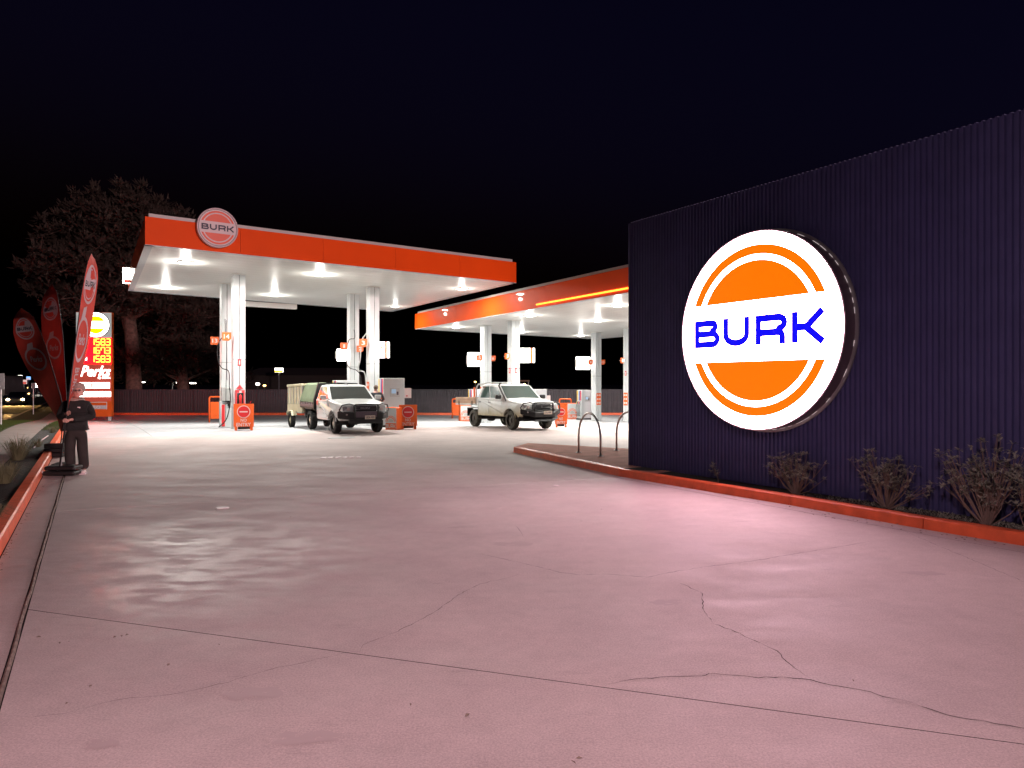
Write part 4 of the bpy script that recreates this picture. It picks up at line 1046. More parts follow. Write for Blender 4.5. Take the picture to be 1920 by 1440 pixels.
        cv.add(vs, [(i*n+j, i*n+j+1, (i+1)*n+j+1, (i+1)*n+j) for i in range(3) for j in range(n-1)]+[tuple(range(n)), tuple(3*n+j for j in range(n))]); cv.build('canvas_cover', M['canvas'], t)
        MB().prism([(-.95, y0_+.0, .78), (-.95, y0_+.0, 1.15), (-.77, y0_+.0, 1.80), (.77, y0_+.0, 1.80), (.95, y0_+.0, 1.15), (.95, y0_+.0, .78)], (0, .14, 0)).build('front_frame', M['black'], t, bevel=.01)
        for s_ in (-1, 1):
            MB().prism([(s_*(.912), 1.66, .98), (s_*.912, 1.86, 1.0), (s_*.912, 1.90, 1.12), (s_*.912, 1.72, 1.14)], (s_*.004, 0, 0)).build('door_badge', M['red'], t)
            MB().box((s_*.913, 1.45, .90), (.004, .30, .03)).build('door_stripe', M['canvas'], t, bevel=0)
            MB().box((s_*(.905), 1.15, .49), (.03, 1.1, .05)).build('side_step', M['pink'], t)
            MB().prism([(s_*.905, .18, .93), (s_*.905, .30, .92), (s_*.905, .34, 1.06), (s_*.905, .24, 1.07)], (s_*.004, 0, 0)).build('guard_badge', M['pink'], t)
    return t
def set_on_ground(t, loc, rz):
    n = Vector((0, -(GZ(loc[1]+1.5)-GZ(loc[1]-1.5))/3, 1)).normalized()
    q = Vector((0, 0, 1)).rotation_difference(n).to_matrix() @ Matrix.Rotation(rz, 3, 'Z')
    t.rotation_euler = q.to_euler(); t.location = loc
TR = .76
def place_vehicle(t, px, py):
    w1 = G(px, py); o = w1+U*TR; set_on_ground(t, (o.x, o.y, GZ(o.y)), ROT)
u1 = ute('white single cab ute with green canvas tray cover and black bull bar', 1); place_vehicle(u1, 630, 813)
u2 = ute('dusty white dual cab ute with tan tray and snorkel', 2); place_vehicle(u2, 961, 806)
# trailer
tl = thing('box_trailer', 'tall pale caged box trailer hitched behind the canvas covered ute', 'trailer')
for s_ in (-1, 1):
    wheel(s_*.74, 0, .31, .18, M['tyre'], M['cream'], tl, s_)
    MB().prism([(s_*.64, -.45, .50), (s_*.64, -.32, .70), (s_*.64, .32, .70), (s_*.64, .45, .50), (s_*.64, .40, .50), (s_*.64, .28, .66), (s_*.64, -.28, .66), (s_*.64, -.40, .50)], (s_*.22, 0, 0)).build('mudguard', M['cream'], tl)
MB().box((0, 0, .62), (1.24, 2.3, .06)).build('floor', M['galv'], tl)
for s_ in (-1, 1):
    MB().box((s_*.62, 0, .80), (.03, 2.3, .32)).build('lower_side', M['cream'], tl)
    for k in range(6): MB().box((s_*.62, -1.12+k*.448, 1.33), (.035, .04, .76)).build('cage_post', M['galv'], tl)
    MB().box((s_*.60, 0, 1.33), (.01, 2.26, .72)).build('cage_sheet', M['cream'], tl)
for y_ in (-1.15, 1.15):
    MB().box((0, y_, .80), (1.24, .03, .32)).build('end_board', M['cream'], tl)
    for k in range(5): MB().box((-.6+k*.3, y_, 1.33), (.03, .035, .76)).build('cage_post', M['galv'], tl)
    MB().box((0, y_*.99, 1.33), (1.2, .01, .72)).build('cage_sheet', M['galv'], tl)
MB().box((0, 0, 1.745), (1.32, 2.42, .10)).build('lid', M['cream'], tl, bevel=.02)
MB().tube([(-.5, -1.1, .55), (0, -2.0, .50), (.5, -1.1, .55)], .035, 6).build('drawbar', M['grey'], tl)
w1 = G(547, 801); o_ = w1+U*.74; set_on_ground(tl, (o_.x, o_.y, GZ(o_.y)), ROT)

# ============================================================ PEOPLE
def skin_mesh(name, verts, edges, radii, m_, parent, sub=2, root=0, loc=(0, 0, 0)):
    me = bpy.data.meshes.new(name); me.from_pydata([tuple(v) for v in verts], edges, []); ob = bpy.data.objects.new(name, me); C.objects.link(ob)
    sk = ob.modifiers.new('skin', 'SKIN'); sk.use_smooth_shade = True
    for i, d_ in enumerate(me.skin_vertices[0].data):
        r_ = radii[i]; d_.radius = r_ if isinstance(r_, tuple) else (r_, r_); d_.use_root = (i == root)
    sb_ = ob.modifiers.new('sub', 'SUBSURF'); sb_.levels = sub; sb_.render_levels = sub
    dg_ = bpy.context.evaluated_depsgraph_get(); nm = bpy.data.meshes.new_from_object(ob.evaluated_get(dg_))
    nm.name = name; ob.modifiers.clear(); ob.data = nm; bpy.data.meshes.remove(me); nm.materials.clear(); nm.materials.append(m_)
    ob.parent = parent; ob.location = loc; return ob
def ball(c, r, m_, name, parent, sx=1, sy=1, sz=1, seg=14):
    bm = bmesh.new(); bmesh.ops.create_uvsphere(bm, u_segments=seg, v_segments=seg-4, radius=r); me = bpy.data.meshes.new(name)
    for v in bm.verts: v.co = Vector((v.co.x*sx+c[0], v.co.y*sy+c[1], v.co.z*sz+c[2]))
    for f in bm.faces: f.smooth = True
    bm.to_mesh(me); bm.free(); me.materials.append(m_); o = bpy.data.objects.new(name, me); C.objects.link(o); o.parent = parent; return o
def hand_edges(V_, E_, R_, wrist_i, wrist, dirv, side, curl, s_=1):
    """palm and five fingers grown from the wrist vertex; curl bends the fingers towards 'curl'"""
    dirv = Vector(dirv).normalized(); side = Vector(side).normalized(); curl = Vector(curl).normalized()
    palm = wrist+dirv*.05*s_; pi = len(V_); V_.append(palm); R_.append((.026, .016)); E_.append((wrist_i, pi))
    kn = wrist+dirv*.085*s_; ki = len(V_); V_.append(kn); R_.append((.030, .014)); E_.append((pi, ki))
    for k, (o_, ln) in enumerate(((-.028, .062), (-.009, .070), (.010, .066), (.028, .052))):
        a = kn+side*o_+dirv*.012; b = a+dirv*ln*.35+curl*ln*.30; c = b-dirv*ln*.05+curl*ln*.45
        i0 = len(V_); V_.extend([a, b, c]); R_.extend([.009, .0085, .007]); E_.extend([(ki, i0), (i0, i0+1), (i0+1, i0+2)])
    a = palm-side*.034; b = a+dirv*.03-side*.008+curl*.02; i0 = len(V_); V_.extend([a, b]); R_.extend([.011, .009]); E_.extend([(pi, i0), (i0, i0+1)])

pp = G(143, 888); pw = thing('person', 'person in black jumper and loose dark trousers holding a feather flag pole', 'person', (pp.x, pp.y, 0), R(22))
Ry = Matrix.Rotation(-R(22), 3, 'Z')
FY = 13.75
pole0 = P(110, 889, FY); 
def Lw(p): return Ry @ (Vector(p)-Vector(pw.location))
h1 = Lw(P(127, 774, FY)); h2 = Lw(P(125, 788, FY))
V_ = []; E_ = []; R_ = []
def av(p, r_, par=None):
    V_.append(Vector(p)); R_.append(r_); 
    if par is not None: E_.append((par, len(V_)-1))
    return len(V_)-1
pel = av((.02, 0, .93), (.15, .11)); wa = av((.01, 0, 1.10), (.13, .10), pel); ch = av((0, 0, 1.28), (.15, .11), wa); nb = av((0, .01, 1.43), (.09, .07), ch); nk_ = av((.02, 0, 1.50), .055, nb); hd0 = av((.03, -.01, 1.56), (.078, .082), nk_); hd1 = av((.04, -.012, 1.66), (.092, .105), hd0); hd2 = av((.04, -.005, 1.73), (.06, .065), hd1)
for s_, hp in ((-1, h1), (1, h2)):
    sh = av((s_*.17, .0, 1.40), .06, nb); elp = Vector((s_*(.27), .05, 1.12)); el = av(elp, .045, sh); wv = hp+(elp-hp).normalized()*.09; wr = av(wv, .028, el)
    hand_edges(V_, E_, R_, wr, wv, hp-elp, (0, 0, 1), Vector((-s_, -.3, 0)))
for s_, fx in ((-1, -.10), (1, .13)):
    hp_ = av((s_*.10, 0, .86), .10, pel); kn_ = av((s_*.10+.3*(fx-s_*.1), -.02, .47), .065, hp_); an = av((fx, .02, .09), .04, kn_); toe = av((fx+.03*s_, -.12, .04), .035, an)
skin_mesh('body', V_, E_, R_, M['skin'], pw, 2, pel)
# jumper: bulky, sleeves down to the wrists
jv = [(0, 0, .93), (0, 0, 1.05), (0, 0, 1.22), (0, -.01, 1.36), (.01, -.005, 1.47)]; je = [(0, 1), (1, 2), (2, 3), (3, 4)]; jr = [(.20, .14), (.21, .16), (.21, .17), (.20, .16), (.12, .11)]
for s_, hp in ((-1, h1), (1, h2)):
    elp = Vector((s_*.28, .05, 1.12)); wv = hp+(elp-hp).normalized()*.12; i0 = len(jv)
    jv += [(s_*.19, .0, 1.37), (s_*.25, .03, 1.24), tuple(elp), tuple(elp.lerp(wv, .5)), tuple(wv)]; jr += [.085, .085, .085, .07, .05]; je += [(3, i0), (i0, i0+1), (i0+1, i0+2), (i0+2, i0+3), (i0+3, i0+4)]
skin_mesh('jumper', jv, je, jr, M['knit'], pw, 2, 1)
tv = [(.01, 0, .98), (.02, 0, .88)]; te = [(0, 1)]; trd = [(.175, .13), (.18, .135)]
for s_, fx in ((-1, -.10), (1, .13)):
    i0 = len(tv); tv += [(s_*.09, 0, .76), (s_*.11, -.02, .48), (fx, .0, .20), (fx, .0, .07)]; trd += [.115, .105, .10, .10]; te += [(1, i0), (i0, i0+1), (i0+1, i0+2), (i0+2, i0+3)]
skin_mesh('trousers', tv, te, trd, M['trouser'], pw, 2, 0)
for fx in (-.10, .13):
    s_ = ball((fx+.01, -.13, .045), .06, M['pink'], 'shoe', pw, .85, 2.0, .72)
    MB().box((fx+.01, -.12, .012), (.10, .27, .024)).build('sole', M['offwhite'], s_)
# hair, hood/collar, glasses, face
ball((.04, .03, 1.69), .118, M['hair'], 'hair', pw, .98, .92, 1.02)
co_ = MB(); co_.tube([(.11*math.cos(q*math.pi/8), .02+.10*math.sin(q*math.pi/8), 1.47+.02*math.sin(q*math.pi/8)) for q in range(17)], .035, 8, False); co_.build('scarf', M['hair'], pw, smooth=True)
FX = .04
gl_ = MB()
for s_ in (-1, 1): gl_.tube([(FX+s_*.035+.024*math.cos(q*math.pi/6), -.118, 1.655+.018*math.sin(q*math.pi/6)) for q in range(13)], .0035, 4, False); gl_.tube([(FX+s_*.058, -.112, 1.66), (FX+s_*.09, .0, 1.66)], .003, 4)
gl_.tube([(FX-.012, -.12, 1.66), (FX+.012, -.12, 1.66)], .003, 4); gl_.build('glasses', M['black'], pw)
for s_ in (-1, 1): ball((FX+s_*.033, -.104, 1.655), .012, M['navy'], 'eye', pw, seg=8); ball((FX+s_*.093, .0, 1.64), .024, M['skin'], 'ear', pw, .4, .8, 1.2, 8)
ball((FX, -.12, 1.625), .016, M['skin'], 'nose', pw, .8, 1, 1.3, 8); ball((FX, -.108, 1.583), .02, M['red'], 'mouth', pw, 1.1, .3, .3, 8)
MB().box((.07, -.158, 1.315), (.05, .004, .03)).build('chest_badge', M['pink'], pw)

# man at the pump
mp = P(706, 727, 27.9); mn = thing('person', 'man in dark shirt leaning at the pump behind the canvas ute', 'person', (mp.x, mp.y, GZ(mp.y)), R(200))
V_ = []; E_ = []; R_ = []
pel = av((0, 0, .92), (.13, .10)); wa = av((0, -.03, 1.10), (.13, .10), pel); ch = av((0, -.07, 1.28), (.15, .11), wa); nb = av((0, -.11, 1.42), (.08, .07), ch); nk_ = av((0, -.14, 1.49), .05, nb); hd0 = av((0, -.17, 1.54), (.07, .075), nk_); hd1 = av((0, -.18, 1.62), (.08, .09), hd0); hd2 = av((0, -.175, 1.68), (.05, .055), hd1)
for s_ in (-1, 1):
    sh = av((s_*.18, -.09, 1.38), .058, nb); elp = Vector((s_*.30, -.10, 1.14)); el = av(elp, .042, sh); hp = Vector((s_*.25, -.36, 1.08)); wr = av(hp, .028, el); hand_edges(V_, E_, R_, wr, hp, hp-elp, (0, 0, 1), (-s_, 0, -.2))
    hp_ = av((s_*.10, 0, .86), .095, pel); kn_ = av((s_*.11, -.02, .47), .06, hp_); an = av((s_*.12, .03, .09), .04, kn_); toe = av((s_*.13, -.12, .04), .035, an)
skin_mesh('body', V_, E_, R_, M['skin'], mn, 2, pel)
jv = [(0, 0, .90), (0, -.03, 1.08), (0, -.07, 1.26), (0, -.10, 1.38), (0, -.12, 1.44)]; je = [(0, 1), (1, 2), (2, 3), (3, 4)]; jr = [(.16, .13), (.16, .13), (.18, .14), (.14, .11), (.07, .06)]
for s_ in (-1, 1):
    i0 = len(jv); jv += [(s_*.19, -.09, 1.37), (s_*.29, -.10, 1.16), (s_*.26, -.28, 1.10)]; jr += [.075, .065, .05]; je += [(3, i0), (i0, i0+1), (i0+1, i0+2)]
skin_mesh('shirt', jv, je, jr, M['shirt'], mn, 2, 1)
tv = [(0, 0, .96), (0, 0, .88)]; te = [(0, 1)]; trd = [(.145, .12), (.15, .12)]
for s_ in (-1, 1):
    i0 = len(tv); tv += [(s_*.09, 0, .76), (s_*.11, -.02, .48), (s_*.12, .02, .10)]; trd += [.10, .085, .075]; te += [(1, i0), (i0, i0+1), (i0+1, i0+2)]
skin_mesh('trousers', tv, te, trd, M['trouser'], mn, 2, 0)
ball((0, -.155, 1.64), .098, M['twig'], 'hair', mn, .95, .95, .95)
for s_ in (-1, 1): ball((s_*.12, -.08, .05), .06, M['black'], 'shoe', mn, .8, 2, .75, 10)

# ============================================================ FEATHER FLAGS
def feather(lab, rows, YL, YR, base, graphics, side_pole='L', pole_m='black', cloth='flag'):
    """rows: (px left, px right, py); the sheet hangs from its pole edge, YL/YR distances of both edges"""
    bpt = P(*base[:2], base[2]); t = thing('feather_flag', lab, 'flag', (bpt.x, bpt.y, GZ(bpt.y)), 0, 'red feather flags by the kerb'); o0 = Vector(t.location)
    rows = sorted(rows, key=lambda r_: r_[2])
    def row(py):
        for a, b in zip(rows, rows[1:]):
            if a[2] <= py <= b[2]: k = (py-a[2])/(b[2]-a[2]); return a[0]+(b[0]-a[0])*k, a[1]+(b[1]-a[1])*k
        r_ = rows[0] if py < rows[0][2] else rows[-1]; return r_[0], r_[1]
    Ym = (YL+YR)/2
    def S(s_, py, e=0):
        a, b = row(py); Y = YL+(YR-YL)*s_; px = a+(b-a)*s_
        k = P(px, py, Y); k.z = CAMH-(py-HZ)*(YL if side_pole == 'L' else YR)/F
        k.y += .03*math.sin(s_*5+py*.05)-e; k.x = (px-CX)/F*k.y
        return k-o0
    n = 40; y0, y1 = rows[0][2], rows[-1][2]; mb = MB(); vs = []
    for i in range(n+1):
        py = y0+(y1-y0)*i/n
        for j in range(7): vs.append(S(j/6, py))
    mb.add(vs, [(i*7+j, i*7+j+1, (i+1)*7+j+1, (i+1)*7+j) for i in range(n) for j in range(6)]); mb.build('cloth', M[cloth], t, smooth=True)
    es = 0 if side_pole == 'L' else 1
    pp_ = [Vector((0, 0, .05))]+[S(es, y1-(y1-y0)*i/20) for i in range(21)]
    MB().tube(pp_, [.016]+[.013-.008*i/20 for i in range(21)], 8).build('pole', M[pole_m], t, smooth=True)
    for g in graphics:
        kind, sc0, pyc, rs, rp = g
        if kind == 'logo':
            f = lambda a, b, e=0: S(sc0+a*rs, pyc-b*rp, .012+e)
            logo_parts(f, 1, M['flagwhite'], M[cloth], M['navy'], t, band=.30)
        elif kind == 'ring':
            mr_ = MB(); N_ = 40
            for i in range(N_):
                a0, a1 = 2*math.pi*i/N_, 2*math.pi*(i+1)/N_
                mr_.poly([S(sc0+rs*k*math.cos(a), pyc-rp*k*math.sin(a), .012) for k, a in ((1, a0), (1, a1), (.84, a1), (.84, a0))])
            mr_.poly([S(sc0-rs*.55, pyc-rp*.8, .014), S(sc0-rs*.3, pyc-rp*1.35, .014), S(sc0+rs*.2, pyc-rp*1.45, .014), S(sc0+rs*.1, pyc-rp*.9, .014)])
            mr_.build('cup_print', M['flagwhite'], t)
            tm_ = MB(); put_text(tm_, 'Perks', lambda a, b: S(sc0+a, pyc-b, .013), rs*1.2, rp*.5, 0, 0, .3); tm_.build('lettering', M['flagwhite'], t)
        elif kind == 'vert':
            tm_ = MB(); put_text(tm_, 'BURK', lambda a, b: S(sc0+b, pyc-(-a), .013), rp*2, rs*2, 0, 0); tm_.build('lettering', M['flagwhite'], t)
    return t
f1 = feather('bright red feather flag held upright by the person in black', [(171, 178, 475), (164, 183, 492), (159, 184, 515), (152, 179, 555), (147, 172, 600), (142, 167, 640), (137, 158, 680), (132, 147, 720), (128, 136, 750), (125, 128, 775)],
        FY, FY+.66, (110, 889, FY), [('logo', .5, 529, .42, 38), ('ring', .42, 635, .42, 44), ('vert', .5, 715, .2, 26)])
f2 = feather('dark red feather flag with readable BURK badge leaning left', [(33, 40, 577), (25, 62, 592), (25, 75, 620), (33, 86, 650), (46, 95, 680), (62, 104, 710), (78, 113, 740), (96, 120, 770), (108, 121, 790), (113, 116, 812)],
        18.35, 17.35, (112, 850, 17.5), [('logo', .45, 613, .36, 21), ('ring', .5, 672, .38, 22)], 'R')
f3 = feather('shadowed dark feather flag behind the leaning one', [(88, 98, 533), (80, 107, 548), (77, 113, 585), (79, 118, 630), (88, 121, 680), (98, 124, 730), (108, 126, 770), (116, 122, 812)],
        19.1, 18.0, (118, 846, 18.1), [('logo', .5, 575, .40, 22), ('ring', .5, 650, .38, 22)], 'R')
# flag base weights
p = G(111, 893); fb = thing('flag_base', 'stack of black rubber weights carrying the bright feather flag', 'base', (p.x, p.y, .003), R(4))
for k in range(2):
    MB().box((.0+.02*k, .12, .055+k*.10), (.60-.03*k, .34, .085)).build('weight', M['black'], fb, bevel=.03)
MB().tube([(-.28, .0, .08), (-.31, -.03, .1), (-.28, -.05, .07)], .012, 6).build('handle', M['pink'], fb)
MB().tube([(0, .06, .18), (.0, .06, .34)], .02, 8).build('socket', M['grey'], fb)
p = G(104, 858); fb = thing('flag_base', 'black block weights behind the person holding the two dark flags', 'base', (p.x, p.y, .003), R(10))
for k in range(3): MB().box((-.05+.01*k, .1, .06+k*.11), (.42, .30, .10)).build('weight', M['black'], fb, bevel=.02)
p = G(110, 878); o = MB().box((p.x-.02, p.y+.15, .05), (.34, .40, .10), .3).build('sandbag', M['gravel'], bevel=.04); tag(o, 'grey crumpled sandbag between the flag weights at the kerb', 'sandbag')

# ============================================================ PRICE SIGN
PY = 44.0
pz = GZ(PY); pc = P(176, 780, PY)
py_ = thing('price_sign', 'tall lit fuel price sign with red digits behind the person', 'sign', (pc.x, PY, pz), R(10))
s_ = PY/F; Wp = 61*s_; Hp = CAMH+(HZ-585)*s_-pz
def zz(py): return CAMH-(py-HZ)*s_-pz
MB().box((0, .2, (Hp+.25)/2), (Wp, .36, Hp-.25)).build('cabinet', M['orange2'], py_)
for k in (-1, 1): MB().box((k*Wp*.42, .2, .12), (.12, .2, .28)).build('foot', M['white'], py_)
def panel(name, py0, py1, m_, x0=-.5, x1=.5, y=.012, d=.02): return MB().box(((x0+x1)/2*Wp, y-d/2, (zz(py0)+zz(py1))/2), (abs(x1-x0)*Wp, d, abs(zz(py0)-zz(py1)))).build(name, m_, py_)
panel('head_panel', 586, 633, M['pylonwhite']); panel('price_panel', 633.5, 682, M['ledback'], -.42, .5)
MB().box((0, .40, (zz(633)+zz(682))/2), (Wp*.9, .02, abs(zz(633)-zz(682)))).build('rear_price_panel', M['ledback'], py_)
panel('lower_panel', 682.5, 752, M['pylon']); panel('foot_panel', 752.5, 772, M['orange2'])
f = plane_fn((.06*Wp, -.02, zz(609)), (1, 0, 0), (0, -1, 0)); lr = 23*s_
logo_parts(f, lr, M['box'], M['logoyellow'], M['greyband'], py_, band=.30)
MB().tube([f(lr*1.04*math.cos(q*math.pi/20), lr*1.04*math.sin(q*math.pi/20), 0) for q in range(41)], .03, 6, False).build('logo_ring', M['signrim'], py_)
for (txt, pyc) in (('158.3', 641), ('167.3', 657), ('158.3', 673)):
    mb = MB(); h_ = 11.5*s_; wch = h_*.60; x = Wp*.47-4.05*wch*1.22
    for ch_ in txt:
        if ch_ == '.':
            mb.poly([(x-.12*h_, -.02, zz(pyc)-h_/2-.05*h_), (x+.06*h_, -.02, zz(pyc)-h_/2-.05*h_), (x+.06*h_, -.02, zz(pyc)-h_/2+.12*h_), (x-.12*h_, -.02, zz(pyc)-h_/2+.12*h_)]); continue
        for sgm in seg7(ch_):
            for q in stroke([(a*h_*.9+x, b*h_-h_/2+zz(pyc)) for a, b in sgm], h_*.17): mb.poly([Vector((a, -.02, b)) for a, b in q])
        x += wch*1.32
    mb.build('price_digits', M['led'], py_)
    mb = MB(); put_text(mb, {641: 'E10', 657: '95', 673: 'Diesel'}[pyc], lambda a, b: Vector((a, -.021, zz(pyc)+b)), Wp*.2 if pyc < 670 else Wp*.26, 6*s_, -.32*Wp, 0); mb.build('grade_name', M['box'], py_)
mb = MB(); put_text(mb, 'Perks', lambda a, b: Vector((a, -.022, b)), Wp*.86, 20*s_, .05*Wp, zz(696), .35); mb.build('lettering', M['box'], py_)
mb = MB(); put_text(mb, 'by BURK', lambda a, b: Vector((a, -.022, b)), Wp*.36, 4*s_, .30*Wp, zz(709)); mb.build('lettering', M['box'], py_)
mb = MB(); put_text(mb, 'VENDING', lambda a, b: Vector((a, -.03, b)), Wp*.86, 8*s_, .0*Wp, zz(722)); mb.build('lettering', M['navy'], py_)
for k in range(7): panel('letter_tile', 717, 728, M['box'], -.44+k*.13, -.44+k*.13+.112, y=0, d=.02)
for k in range(5): panel('letter_tile', 734, 744, M['box'], -.40+k*.18, -.40+k*.18+.165, y=0, d=.02)
mb = MB(); put_text(mb, '2 FOR $2', lambda a, b: Vector((a, -.03, b)), Wp*.62, 6*s_, .0, zz(739)); mb.build('lettering', M['signrim'], py_)
panel('grey_band', 760, 767, M['greyband'], -.38, .36, y=-.012); panel('pale_frame', 753.5, 755, M['pink'], -.38, .38, y=-.012); panel('pale_frame', 753.5, 768, M['pink'], .36, .38, y=-.014)
mb = MB(); put_text(mb, 'PRO', lambda a, b: Vector((a, -.05, b)), Wp*.30, 5.5*s_, .05*Wp, zz(763.5)); mb.build('lettering', M['pink'], py_)
# small blade sign beyond the canopy end
p = P(240, 517, 32.6); bs = thing('projecting_sign', 'small white and red lit sign projecting from the left edge of the nearer canopy', 'sign', p, R(20))
MB().box((0, 0, 0), (.40, .2, .70)).build('lit_face', M['farwhite'], bs); MB().box((.07, -.105, .10), (.11, .02, .38)).build('grey_strip', M['greyband'], bs); MB().box((0.02, -.105, -.26), (.34, .02, .13)).build('red_strip', M['farred'], bs)
MB().tube([(.15, 0, .0), (.55, -.05, .0)], .03, 6).build('bracket', M['grey'], bs)

# ============================================================ TREES
def pine(px, Y, ztop, rad, n_limb, lab, seed, z0=-.6, leafm='needle', clump=36, low=.42):
    rnd = random.Random(seed); X = (px-CX)/F*Y; t = thing('pine_tree', lab, 'tree', (X, Y, z0)); H_ = ztop-z0
    tk = MB(); trunk = []
    for i in range(9):
        k = i/8; trunk.append(Vector((math.sin(k*2.2)*-.35*k*3, 0, H_*.93*k)))
    tk.tube(trunk, [rad*.088*(1-.85*i/8)+.08 for i in range(9)], 12); 
    fk_ = [trunk[2], trunk[2]+Vector((-.8, .2, H_*.16)), trunk[2]+Vector((-1.3, .4, H_*.34))]; tk.tube(fk_, [rad*.04, rad*.03, .08], 8)
    tk.build('trunk', M['bark'], t, smooth=True)
    lb = MB(); cr = MB()
    def clumpf(c, r_):
        for q in range(clump):
            a = rnd.gauss(0, 1), rnd.gauss(0, 1), rnd.gauss(0, .75); d_ = Vector(a); d_.normalize(); o_ = c+d_*r_*rnd.uniform(.2, 1)
            l_ = rnd.uniform(.26, .6); dd = (d_+Vector((rnd.uniform(-.5, .5), rnd.uniform(-.5, .5), rnd.uniform(.0, .8)))).normalized(); sd = dd.orthogonal().normalized()*l_*.2
            cr.add([o_-sd, o_+sd, o_+dd*l_], [(0, 1, 2)])
    for i in range(n_limb):
        k = low+(1-low)*(i+.5)/n_limb; p0 = trunk[0].lerp(trunk[8], 0); idx = k*8; p0 = trunk[min(7, int(idx))].lerp(trunk[min(8, int(idx)+1)], idx-int(idx))
        a = rnd.uniform(0, 2*math.pi); wd = rad*(math.sin(min(1, (1-k)/(1-low)*1.15+.12)*math.pi*.62)); L_ = wd*rnd.uniform(.65, 1.05)
        dr = Vector((math.cos(a), math.sin(a), 0)); p1 = p0+dr*L_*.5+Vector((0, 0, L_*rnd.uniform(.05, .28))); p2 = p0+dr*L_+Vector((0, 0, L_*rnd.uniform(-.12, .22)))
        lb.tube([p0, p1, p2], [.13*(1.1-k), .07*(1.1-k)+.015, .02], 5, False)
        m_ = max(3, int(L_*1.9))
        for j in range(m_):
            s2 = rnd.uniform(.35, 1.05); c = (p0.lerp(p1, min(1, s2*2)) if s2 < .5 else p1.lerp(p2, (s2-.5)*2))+Vector((rnd.gauss(0, .8), rnd.gauss(0, .8), rnd.gauss(.25, .5)))*rad/8
            if j % 2 == 0: lb.tube([p1.lerp(p2, rnd.random()), c], [.02, .008], 3, False)
            clumpf(c, rnd.uniform(.45, .95)*rad/8)
    lb.build('limbs', M['bark'], t); cr.build('crown', M[leafm], t)
pine(252, 60, 18.6, 6.9, 170, 'big pine with thick twisted trunk behind the price sign', 11)
pine(345, 66, 11.0, 6.2, 60, 'drooping pine behind the fence left of the columns', 13, low=.2)

# long bare branches seen by the trunk
br = MB(); rnd = random.Random(3)

# tussocks by the kerb
def tussock(px, py, h_, n, lab, seed, sp=.5):
    rnd = random.Random(seed); b = G(px, py, .07); mb = MB()
    for i in range(n):
        a = rnd.uniform(0, 2*math.pi); l_ = h_*rnd.uniform(.55, 1.1); q = rnd.uniform(.25, 1.3)*sp; d_ = Vector((math.cos(a), math.sin(a), 0)); p0 = d_*rnd.uniform(0, .09); w_ = Vector((-d_.y, d_.x, 0))*rnd.uniform(.002, .0045)
        p1 = p0+d_*q*l_*.4+Vector((0, 0, l_*.62)); p2 = p0+d_*q*l_*1.0+Vector((0, 0, l_*max(.1, 1-.55*q)))
        mb.add([p0-w_, p0+w_, p1+w_, p1-w_, p2], [(0, 1, 2, 3), (3, 2, 4)])
    o = mb.build('grass_tussock', M['tussock']); o.location = (b.x, b.y, b.z-.06); tag(o, lab, 'grass plant', 'strappy tussocks in the kerb bed')
tussock(34, 862, .78, 300, 'tall pale strappy tussock in the bed beside the kerb', 1, .9)
tussock(8, 905, .62, 260, 'nearer dark strappy tussock at the photo edge', 2, .9)
tussock(70, 838, .34, 200, 'small tussock between the gravel and the kerb', 3)
tussock(98, 812, .35, 220, 'low green tussock far along the kerb near the person', 4)
tussock(-30, 985, .5, 300, 'nearest strappy tussock mostly outside the picture', 5, .9)
# grass of the nature strip
gm = MB(); rnd = random.Random(8)
for i in range(14000):
    t_ = rnd.uniform(8, 40); of = rnd.uniform(1.98, 3.65) if rnd.random() < .8 else rnd.uniform(.2, .78)
    if of < 1 and t_ < 22: continue
    p = KP(t_, of, .075); a = rnd.uniform(0, 6.3); l_ = rnd.uniform(.03, .08)
    gm.add([(p.x-.006, p.y, p.z), (p.x+.006, p.y, p.z), (p.x+math.cos(a)*l_*.5, p.y+math.sin(a)*l_*.5, p.z+l_)], [(0, 1, 2)])
gm.build('grass', M['grass'], kind='stuff')
# bark strip lying on the gravel
p0 = G(63, 840, .09); p1 = G(90, 817, .09); o = MB().tube([p0, p0.lerp(p1, .5)+Vector((0, 0, .03)), p1], .018, 5).build('fallen_stick', M['offwhite']); tag(o, 'pale stick lying on the gravel by the kerb', 'stick')

# ============================================================ STREET AND FAR LIGHTS
def street_lamp(px, py, Y, lab, h_extra=0, two=False, big=1):
    p = P(px, py, Y); t = thing('street_lamp', lab, 'street lamp', (p.x, Y, -.6), 0, 'far street lamps'); h_ = p.z+.6
    MB().tube([(-.8*big, 0, 0), (-.8*big, 0, h_)], .09, 6).build('pole', M['galv'], t); MB().tube([(-.8*big, 0, h_), (0, 0, h_+.15)], .05, 6).build('arm', M['galv'], t)
    MB().box((0, 0, h_+.1), (.8*big, .3, .14)).build('head', M['grey'], t); MB().box((0, 0, h_-.02), (.62*big, .26, .12)).build('lamp', M['farwhite'], t)
street_lamp(262+4, 716, 75, 'street lamp above the fence nearest the pine trunk'); street_lamp(337, 717, 78, 'street lamp above the fence, left of a close pair'); street_lamp(362, 718, 82, 'street lamp above the fence, right of a close pair')
street_lamp(38, 704, 190, 'tall street lamp over the far road', big=1.6); street_lamp(14, 711, 170, 'street lamp at far left over the road', big=1.4); street_lamp(75, 712, 200, 'small far street lamp left of the leaning flag', big=1.5)
